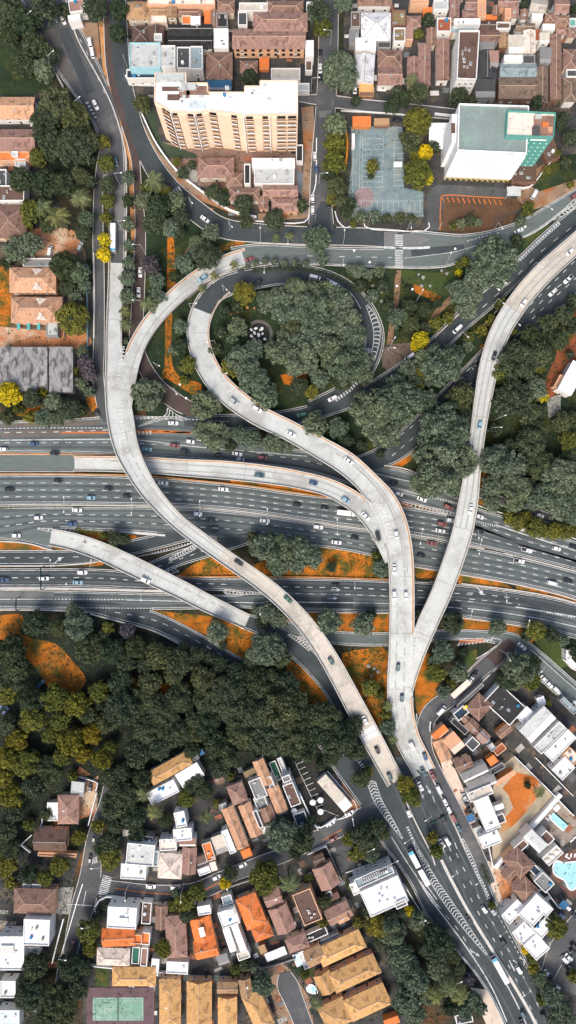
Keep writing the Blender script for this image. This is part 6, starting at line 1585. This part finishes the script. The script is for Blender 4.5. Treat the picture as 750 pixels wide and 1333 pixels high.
for i in range(12):
    c = a+u*L*(i+.5)/12+nrm*.5; b = MB(); b.box((c.x, c.y, 2.3), (L/12*.72, 1.0, 2.0), ang); o = b.build('window_frame', surf('yellow_frame', (0.45,0.36,0.10), .2), r); b = MB(); c += nrm*.55; b.box((c.x, c.y, 2.3), (L/12*.45, .1, 1.5), ang); b.build('pane', M_glass, o)
b = MB(); m = lp(591,173,18); b.box((m.x-.5, m.y, 11), (2.6, 12, 22)); b.build('side_wing', M_white, r)
p = lp(590,167,22); b = MB(); b.box((p.x, p.y, 22.1), (1.8, 4.5, .1)); b.build('roof_terrace', roofm('dbrown', False), r)
r, q, (cx_, cy_) = facade_building('teal walled tower with a square pinkish roof joined to the white office tower', 'teal_tower', 'building', [(660,145),(723,148),(720,180),(658,178)], 27, WALL['teal'], roofm('cream', False), 690, 163)
b = MB(); p = lp(708,164,27); b.box((p.x, p.y, 27.15), (8.8, 8.4, .12)); b.build('roof_terrace', roofm('brown', False), r)
for x, y, w, d, m_ in ((697,172,9,11,'dgrey'),(709,163,7,5,'orange'),(700,153,8,5,'lgrey'),(715,170,6,6,'peach')): p = lp(x, y, 27); b = MB(); b.box((p.x, p.y, 27.7), (w*.33, d*.33, 1.2)); b.build('roof_box', roofm(m_, False), r)
a, b_ = lp(658,178,27), lp(720,180,27); u = (b_-a).normalized(); nrm = Vector((u.y, -u.x, 0)); ang = math.atan2(u.y, u.x); L = (b_-a).length
for f in range(7):
    for i in range(5): c = a+u*L*(.42+i*.13)+nrm*.04; b = MB(); b.box((c.x, c.y, 4+f*3.1), (.7, .1, .45), ang); b.build('window', M_white, r)
b = MB(); c = a+u*L*.72+nrm*.08; b.box((c.x, c.y, 25.4), (7, .1, .8), ang); b.build('sign_band', M_white, r)
# ------------------------------------------------------------------ courts, pools and other things
def slab(root, name, x, y, w, d, mat, z=.03, ang=0, t=.03, off=(0,0)):
    b = MB(); o = root.location; p = P(x, y, 0); b.box((p.x-o.x, p.y-o.y, z-t/2), (w*S, d*S, t), R(ang)); return b.build(name, mat, root)
r = empty('tennis_court', P(154, 1312, 0)); M_tc = surf('court_green', (0.19,0.34,0.25), .1, .2, 1.5, stain=((0.26,0.40,0.30),.3,.1)); M_tp = surf('court_purple', (0.135,0.085,0.095), .15, .15, 1)
slab(r, 'surround', 157, 1312, 88, 54, M_tp, .25, 0, .25); slab(r, 'playing_surface', 154, 1313, 66, 30, M_tc, .28)
b = MB()
for dx, dy, w, d in ((0,-14,64,.4),(0,14,64,.4),(-32,0,.4,28),(32,0,.4,28),(0,-10.5,64,.3),(0,10.5,64,.3),(-17,0,.3,21),(17,0,.3,21),(0,0,34,.3)): b.box((dx*S, (dy-1)*S, 0.292), (max(.12, w*S), max(.12, d*S), .012))
b.build('court_lines', M_paint, r)
b = MB(); b.box((0, -1*S, .75), (.06, 31*S, .9)); b.build('net', surf('net', (0.10,0.12,0.11), .1), r)
for s_ in (-1, 1): b = MB(); b.cyl((0, -S+s_*15.6*S, 0), (0, -S+s_*15.6*S, 1.15), .06, None, 8); b.build('net_post', M_metal, r)
reg(r, 'green tennis court with white lines inside a dull purple surround', 'tennis court', 154, 1312, place=False)
M_ct = surf('faded_court', (0.185,0.25,0.26), .25, .1, .9, stain=((0.27,0.30,0.28), .45, .09), speck=None)
r = empty('sports_court', P(505, 225, 0)); b = MB(); o = r.location
pl = [(457,165),(524,165),(526,245),(551,250),(551,282),(455,282),(452,260),(458,215)]; b.prism([(P(x, y).x-o.x, P(x, y).y-o.y) for x, y in pl], .0, .24); b.build('playing_surface', M_ct, r)
b = MB()
def cl(x0, y0, x1, y1, w=.14):
    p, q_ = P(x0, y0), P(x1, y1); m = (p+q_)/2-o; d = q_-p; b.box((m.x, m.y, .252), (d.length+w, w, .014), math.atan2(d.y, d.x))
for x in (472,499,469): cl(x, 178, x-1, 245)
cl(460,178,459,262)
for k in range(10): cl(472,181+k*7,484,181+k*7); cl(488,181+k*7,499,181+k*7)
for k in range(9): cl(513,186+k*7,526,186+k*7)
cl(513,180,513,245); cl(455,262,550,262); cl(457,272,550,276)
for k in range(12): cl(470+k*7,262,470+k*7,279)
b.build('court_lines', surf('faded_lines', (0.50,0.56,0.56), .2, .5, 2), r)
b = MB(); b.cyl(tuple(P(474,257)-o+Vector((0,0,.245))), tuple(P(474,257)-o+Vector((0,0,.258))), 13*S, None, 24); b.build('half_circle', surf('faded_red', (0.30,0.22,0.22), .2, .3, 1), r)
reg(r, 'faded blue grey sports court with worn parking bay lines and a tree growing in it', 'sports court', 505, 225, place=False)
# fence mesh round the sports court
r = empty('court_fence', P(502, 285, 0)); o = r.location
for i in range(17): p = P(454+i*6, 284)-o; b = MB(); b.cyl((p.x, p.y, 0), (p.x, p.y, 3.4), .06, None, 6); b.build('post', M_metal, r)
for z in (1.7, 3.35): p, q_ = P(454,284)-o, P(550,284)-o; b = MB(); b.cyl((p.x, p.y, z), (q_.x, q_.y, z), .04, None, 6); b.build('rail', M_metal, r)
reg(r, 'thin metal post fence along the lower edge of the sports court', 'fence', 502, 285, place=False)
def pool(pts, label, deep=False, cop=.6, z=.25):
    v = [P(x, y, 0) for x, y in pts]; c = sum(v, Vector())/len(v); r = empty('swimming_pool', (c.x, c.y, 0)); q = [(p.x-c.x, p.y-c.y) for p in v]
    b = MB(); b.prism([(x*1.0, y*1.0) for x, y in q], 0, z); b.build('water', M_waterd if deep else M_water, r)
    w = MB(); w.wallstrip([Vector((x, y, 0)) for x, y in q+[q[0], q[1]]], cop, 0, z+.1); w.build('coping', M_white, r)
    reg(r, label, 'swimming pool', *pts[0], place=False)
def rect(x, y, w, d, a):
    ca, sa = math.cos(R(a)), math.sin(R(a)); return [(x+dx*w/2*ca+dy*d/2*sa, y-dx*w/2*sa+dy*d/2*ca) for dx, dy in ((-1,-1),(1,-1),(1,1),(-1,1))]
pool(rect(727,1069,25,10,-42), 'pale blue rectangular swimming pool on the beige terrace')
kp = [(733,1123),(752,1121),(775,1121),(775,1150),(752,1152),(748,1157),(742,1158),(738,1153),(736,1147),(730,1143),(724,1140),(720,1134),(720,1126),(725,1120)]
pool([p[:2] for p in spline(kp+[kp[0]], 3)][:-1], 'large free form turquoise swimming pool at the right edge')
pool(rect(388,1249,8,16,22), 'narrow bright blue swimming pool beside a white deck', True); pool([p[:2] for p in spline([(399,1284),(405,1281),(411,1285),(413,1292),(405,1292),(400,1289),(399,1284)], 2)][:-1], 'small dark blue round pool by the tan roofs', True)
r = empty('pool_deck', P(395,1250,0)); slab(r, 'paving_slab', 396, 1250, 8, 24, M_white, .12, 22, .12); reg(r, 'narrow white deck right of the narrow bright blue pool', 'pool deck', 395, 1250, place=False)
def mk_lounger():
    r = empty('sun_lounger', (0, 0, 0)); b = MB(); b.box((-.3, 0, .35), (1.3, .65, .1)); b.build('seat', M_white, r); b = MB(); b.box((.65, 0, .5), (.7, .65, .1)); o = b.build('backrest', M_white, r)
    for sx_ in (-1, 1):
        for sy_ in (-1, 1): b = MB(); b.box((-.1+sx_*.7, sy_*.27, .16), (.06, .06, .3)); b.build('leg', M_metal, r)
    return r
lg = None
for x, y, a in ((737,1113,60),(743,1113,80),(748,1113,80),(739,1116,-30),(748,1090,40),(744,1094,40),(712,1066,-45),(716,1062,-45)):
    o = mk_lounger() if lg is None else copy_tree(lg); lg = lg or o; o.location = P(x, y, .05); o.rotation_euler = (0, 0, R(a)); reg(o, 'white sun lounger', 'sun lounger', x, y, 'sun loungers by the pools')
for i, (x, y) in enumerate(((713,1120),(719,1115),(725,1109))):
    p = P(x, y, 4.2); r = empty('skylight_dome', (p.x, p.y, 4.1)); b = MB(); b.cyl((0, 0, 0), (0, 0, .4), 1.0, .95, 16); b.cyl((0, 0, .4), (0, 0, .8), .95, .4, 16); b.build('dome', M_white, r); reg(r, 'white roof dome on the beige terrace', 'skylight', x, y, 'domes by the free form pool')
for x, y in ((407,1042),(417,1039),(417,1054),(383,1053)):
    r = empty('parasol', P(x, y, 0)); b = MB(); b.cyl((0, 0, 0), (0, 0, 2.6), .05, None, 8); b.build('pole', M_metal, r); b = MB(); b.cyl((0, 0, 2.3), (0, 0, 2.9), 1.4, .05, 12); b.build('canopy', M_white, r); reg(r, 'round white parasol', 'parasol', x, y, 'parasols in the walled parking lot')
# white stones on the round plaza
r = empty('round_plaza', P(337,435,0)); b = MB(); b.cyl((0,0,0), (0,0,.27), 13*S, None, 32); b.build('inner_disc', surf('black_pebble', (0.022,0.022,0.022), .3, .5, 3), r)
o = r.location; w = MB(); w.wallstrip([Vector((P(337+16.5*math.cos(t), 435+16.5*math.sin(t)).x-o.x, P(337+16.5*math.cos(t), 435+16.5*math.sin(t)).y-o.y, 0)) for t in np.linspace(-2.2, 2.6, 30)], 1.5, 0, .25); w.build('ring_path', surf('ring_paving', (0.13,0.12,0.11), .2, .3, 2), r)
reg(r, 'dark round plaza with a paved ring path inside the loop', 'plaza', 337, 435, place=False)
for i, (x, y, s_) in enumerate(((327.3,429,1.0),(333,427.5,1.2),(341,428,1.3),(331.5,433.3,1.1),(336.7,436.5,1.4),(342,434.5,.9),(327.6,437.8,1.2),(331.7,442,1.1),(337.7,443.8,1.2),(344.8,441.5,1.1),(338.3,430,.6))):
    bm = bmesh.new(); bmesh.ops.create_icosphere(bm, subdivisions=2, radius=.8*s_); q = random.Random(i)
    for v in bm.verts: v.co *= q.uniform(.8, 1.15); v.co.z *= .7; v.co.y *= .75
    me = bpy.data.meshes.new('white_boulder'); bm.to_mesh(me); bm.free(); me.materials.append(M_white); ob = bpy.data.objects.new('white_boulder', me); COL.objects.link(ob); ob.location = P(x, y, .35); ob.rotation_euler = (0, 0, q.random()*3)
    reg(ob, 'white angular boulder', 'boulder', x, y, 'white boulders on the round plaza')
for i, (x, y) in enumerate(((310,405),(306,417),(300,408),(322,400),(331,401),(318,392),(485,372),(489,378),(493,374),(497,380),(490,386),(545,357),(551,361),(560,372),(549,372),(575,352),(582,356),(497,392),(484,880),(487,870),(480,867),(492,874),(476,905),(655,890),(662,850),(150,1003),(143,1009))):
    bm = bmesh.new(); bmesh.ops.create_icosphere(bm, subdivisions=2, radius=.75); q = random.Random(i+50)
    for v in bm.verts: v.co *= q.uniform(.8, 1.15); v.co.z *= .6
    me = bpy.data.meshes.new('park_boulder'); bm.to_mesh(me); bm.free(); me.materials.append(M_rust if i < 5 else M_concd); ob = bpy.data.objects.new('park_boulder', me); COL.objects.link(ob); ob.location = P(x, y, .3); ob.scale = (q.uniform(.7, 1.3),)*3
    reg(ob, 'rust coloured boulder' if i < 5 else 'pale grey boulder', 'boulder', x, y, 'boulders on the grass')
# small utility boxes at the kerb
def fence(pts, label, w=.3, h=2.0, mat=None): barrier(pts, label, w, h, mat or M_white, 'garden_wall', 'wall')
fence([(643,1127),(690,1075),(728,1032)], 'long wide white wall between the orange soil lot and the pool houses', 1.9, 2.2)
fence([(668,983),(710,1024),(745,1060)], 'pale wall along the upper right side of the orange soil lot', .4, 2)
fence([(641,1127),(634,1095)], 'short wall closing the lower end of the orange soil lot')
fence([(390,1030),(398,1048),(413,1075),(437,1063)], 'white wall round the lower corner of the walled parking lot', .5)
fence([(426,1003),(445,1025),(462,1044),(465,1052),(458,1060),(440,1066)], 'curved white kerb wall of the walled parking lot', .35, .8)
fence([(373,1000),(386,1028)], 'low wall left of the walled parking lot'); fence([(400,1110),(425,1099)], 'thin wall beside the tree lined street')
fence([(425,1100),(445,1145)], 'thin grey wall left of the grey courtyard', .3, 2, M_concd); fence([(450,1135),(500,1118)], 'white rail above the white modern villa', .3, 1)
fence([(69,1252),(77,1220),(84,1194)], 'long slanting white fence beside the lower left street', .5, 1.6); fence([(72,1282),(78,1250),(90,1210),(101,1172),(108,1150)], 'pale pavement wall of the lower left street', .4, .5)
fence([(125,1178),(130,1170),(140,1165),(160,1167),(190,1171)], 'curved pale wall round the white corner villa', .4, 1.8); fence([(118,1255),(190,1262),(245,1265)], 'pale wall below the cream hipped roof', .4, 1.6)
fence([(20,1106),(43,1085)], 'slanting white fence of the triangular terrace', .35, 1.5); fence([(28,1098),(41,1108)], 'short white beam inside the triangular terrace', .35, 1.5); fence([(50,1080),(56,1070),(57,1055),(66,1044)], 'curved white wall beside the pinkish villa', .4, 1.6)
fence([(116,1073),(122,1050),(127,1030)], 'white wall right of the pinkish villa', .4, 1.8); fence([(104,1010),(128,1018),(126,1028)], 'pale wall above the pinkish villa drive', .4, 1.5)
fence([(560,938),(559,950),(565,965)], 'curved pale corner wall by the orange roof', .4, 1.5); fence([(270,1165),(300,1152),(330,1142)], 'grey wall along the tree lined street left of the big yellow green tree', .5, 2, M_concd)
fence([(315,1244),(345,1262)], 'thin wall above the cul-de-sac', .3, 1.5, M_concd); fence([(320,1262),(350,1257),(385,1246)], 'curved grey wall round the head of the cul-de-sac', .4, 1.2, M_concd)
fence([(444,145),(500,148),(545,152)], 'white line of kerb wall above the sports court', .4, .8); fence([(449,165),(452,190),(450,215)], 'orange fence left of the sports court', .8, 1.6, surf('orange_fence', (0.75,0.28,0.02), .15))
fence([(565,150),(590,153)], 'white wall left of the white office tower'); fence([(725,200),(708,222),(688,245),(665,244)], 'white wall round the brown terraces of the white office tower', .4, 1.6)
fence([(436,275),(440,288),(450,297),(458,294),(463,285)], 'white curved kerb of the street corner planting', .4, .35); fence([(472,284),(475,295),(485,299),(552,301),(558,290)], 'white kerb round the planting below the sports court', .4, .35)
fence([(412,180),(411,240),(403,262),(401,285),(385,291),(333,288)], 'white kerb wall along the left side of the long street', .4, .5); fence([(164,100),(168,108),(178,111),(205,112)], 'rounded white wall at the corner of the pale blue building', .5, 1.5)
fence([(696,985),(745,1035)], 'pale rail along the narrow alley', .3, 1.2); fence([(700,1143),(727,1180),(735,1172)], 'white wall right of the grey slatted roof', .5, 2); fence([(690,845),(705,858),(735,885),(755,902)], 'metal guard rail along the service road by the big tree', .25, .9, M_metal)
fence([(84,360),(85,440)], 'thin grey wall right of the school wings', .3, 1.8, M_concd); fence([(114,345),(115,445),(114,470)], 'teal wire fence beside the side road', .25, 1.8, surf('teal_fence', (0.25,0.42,0.44), .15))
# big kiosk at end of frontage
house(600, 897, 30, 8, 42, 3, 'shed', 'cream', 'grey', label='narrow white flat roof along the service road above the navy roof')
house(612, 905, 44, 5, 42, 3.5, 'flat', 'grey', 'grey', label='thin grey flat roof strip beside the narrow white one')
# solar panels and glass strips on roofs become things lying on them
for x, y, w, d, a, h, lb in ((9,1237,18,12,0,8.3,'dark solar panel array on the large white roof at the left edge'),(488,1139,36,5,24,7.9,'row of dark solar tubes on the blue grey terrace'),(502,1130,18,4,24,7.9,'short row of dark solar tubes on the blue grey terrace edge'),(161,1200,12,10,-3,8.9,'dark square skylight on the white corner villa'),(263,1213,7,12,13,7.6,'grey skylight on the orange gabled roof'),(301,1189,10,10,18,7.3,'grey glass skylight on the white split roof')):
    p = P(x, y, h); r = empty('solar_panel' if 'solar' in lb else 'skylight', (p.x, p.y, h), R(a)); k = S*(H-h)/H; W, D = w*k, d*k; b = MB(); b.box((0, 0, .1), (W, D, .2)); b.build('frame', M_metal, r); n = max(1, int(W/1.0))
    for i in range(n): b = MB(); b.box((-W/2+(i+.5)*W/n, 0, .22), (W/n*.82, D*.86, .06)); b.build('panel', M_solar, r)
    reg(r, lb, 'solar panel' if 'solar' in lb else 'skylight', x, y, place=False)

# ------------------------------------------------------------------ labels that single each thing out
LMK = [('the apartment block',295,150),('the teal roofed tower',640,168),('the sports court',505,225),('the tennis court',154,1312),('the round plaza',337,435),('the grey warehouse',50,480),('the school wings',43,385),('the free form pool',738,1135),
       ('the terrace pool',727,1070),('the orange soil lot',680,1040),('the walled parking lot',415,1030),('the white modern villa',500,1164),('the cul-de-sac',385,1290),('the loop road top',370,353),('the flyover merge',490,655),('the flyover fork',540,840),
       ('the brick parking lot',625,275),('the ring road crosswalk',519,326),('the zebra crossing',137,1152),('the long flyover top',152,345),('the bright yellow tree',13,513),('the purple tree',196,346),('the upper left corner',0,0),('the lower left corner',0,1333),
       ('the upper right corner',750,0),('the lower right corner',750,1333),('the pink walled building',350,45),('the black gabled roofs',248,46),('the white sided block',607,72),('the low flyover start',70,700),('the low flyover end',322,809),('the orange verge trees',365,718),
       ('the articulated bus',544,1126),('the white corner villa',159,1196),('the cream hipped house',221,1130),('the tan hipped villa',221,1001),('the pinkish villa',88,1055),('the white grey warehouse',715,955),('the slip road start',97,603),('the merge of ramp',165,500),
       ('the solar terrace',487,1138),('the big fork tree',675,870),('the reddish median',690,730),('the white L block',634,1063),('the eastern flyover bend',650,430),('the eastern flyover middle',618,590),('the dark forest heart',200,930),('the black flat roof',657,917),
       ('the orange hipped roof',327,1188),('the pale blue building',189,73),('the south avenue divider',612,1190),('the motorway left end',0,640),('the motorway right end',750,760),('the long flyover crest',240,690),('the wood by the motorway',60,850),('the north west avenue',105,90)]
ORD = ['', 'second', 'third', 'fourth', 'fifth', 'sixth', 'seventh', 'eighth', 'ninth', 'tenth', 'eleventh', 'twelfth', 'thirteenth', 'fourteenth', 'fifteenth', 'sixteenth', 'seventeenth', 'eighteenth']
bk = {}
for o, desc, px, py in REG:
    L = min((l for l in LMK if math.hypot(l[1]-px, l[2]-py) > 6), key=lambda l: math.hypot(l[1]-px, l[2]-py)); dx, dy = px-L[1], py-L[2]
    side = ('right of ' if dx > 0 else 'left of ') if abs(dx) > abs(dy) else ('below ' if dy > 0 else 'above ')
    bk.setdefault((desc, side+L[0]), []).append((math.hypot(dx, dy), o, L[0]))
for (desc, pl), v in bk.items():
    v.sort(key=lambda t: t[0])
    for i, (_, o, ln) in enumerate(v):
        lab = f'{desc} {pl}' if len(v) == 1 else (f'{desc} {pl}, nearest to it' if i == 0 else f'{desc} {pl}, {ORD[i] if i < len(ORD) else str(i+1)+"th"} nearest to it')
        o['label'] = lab
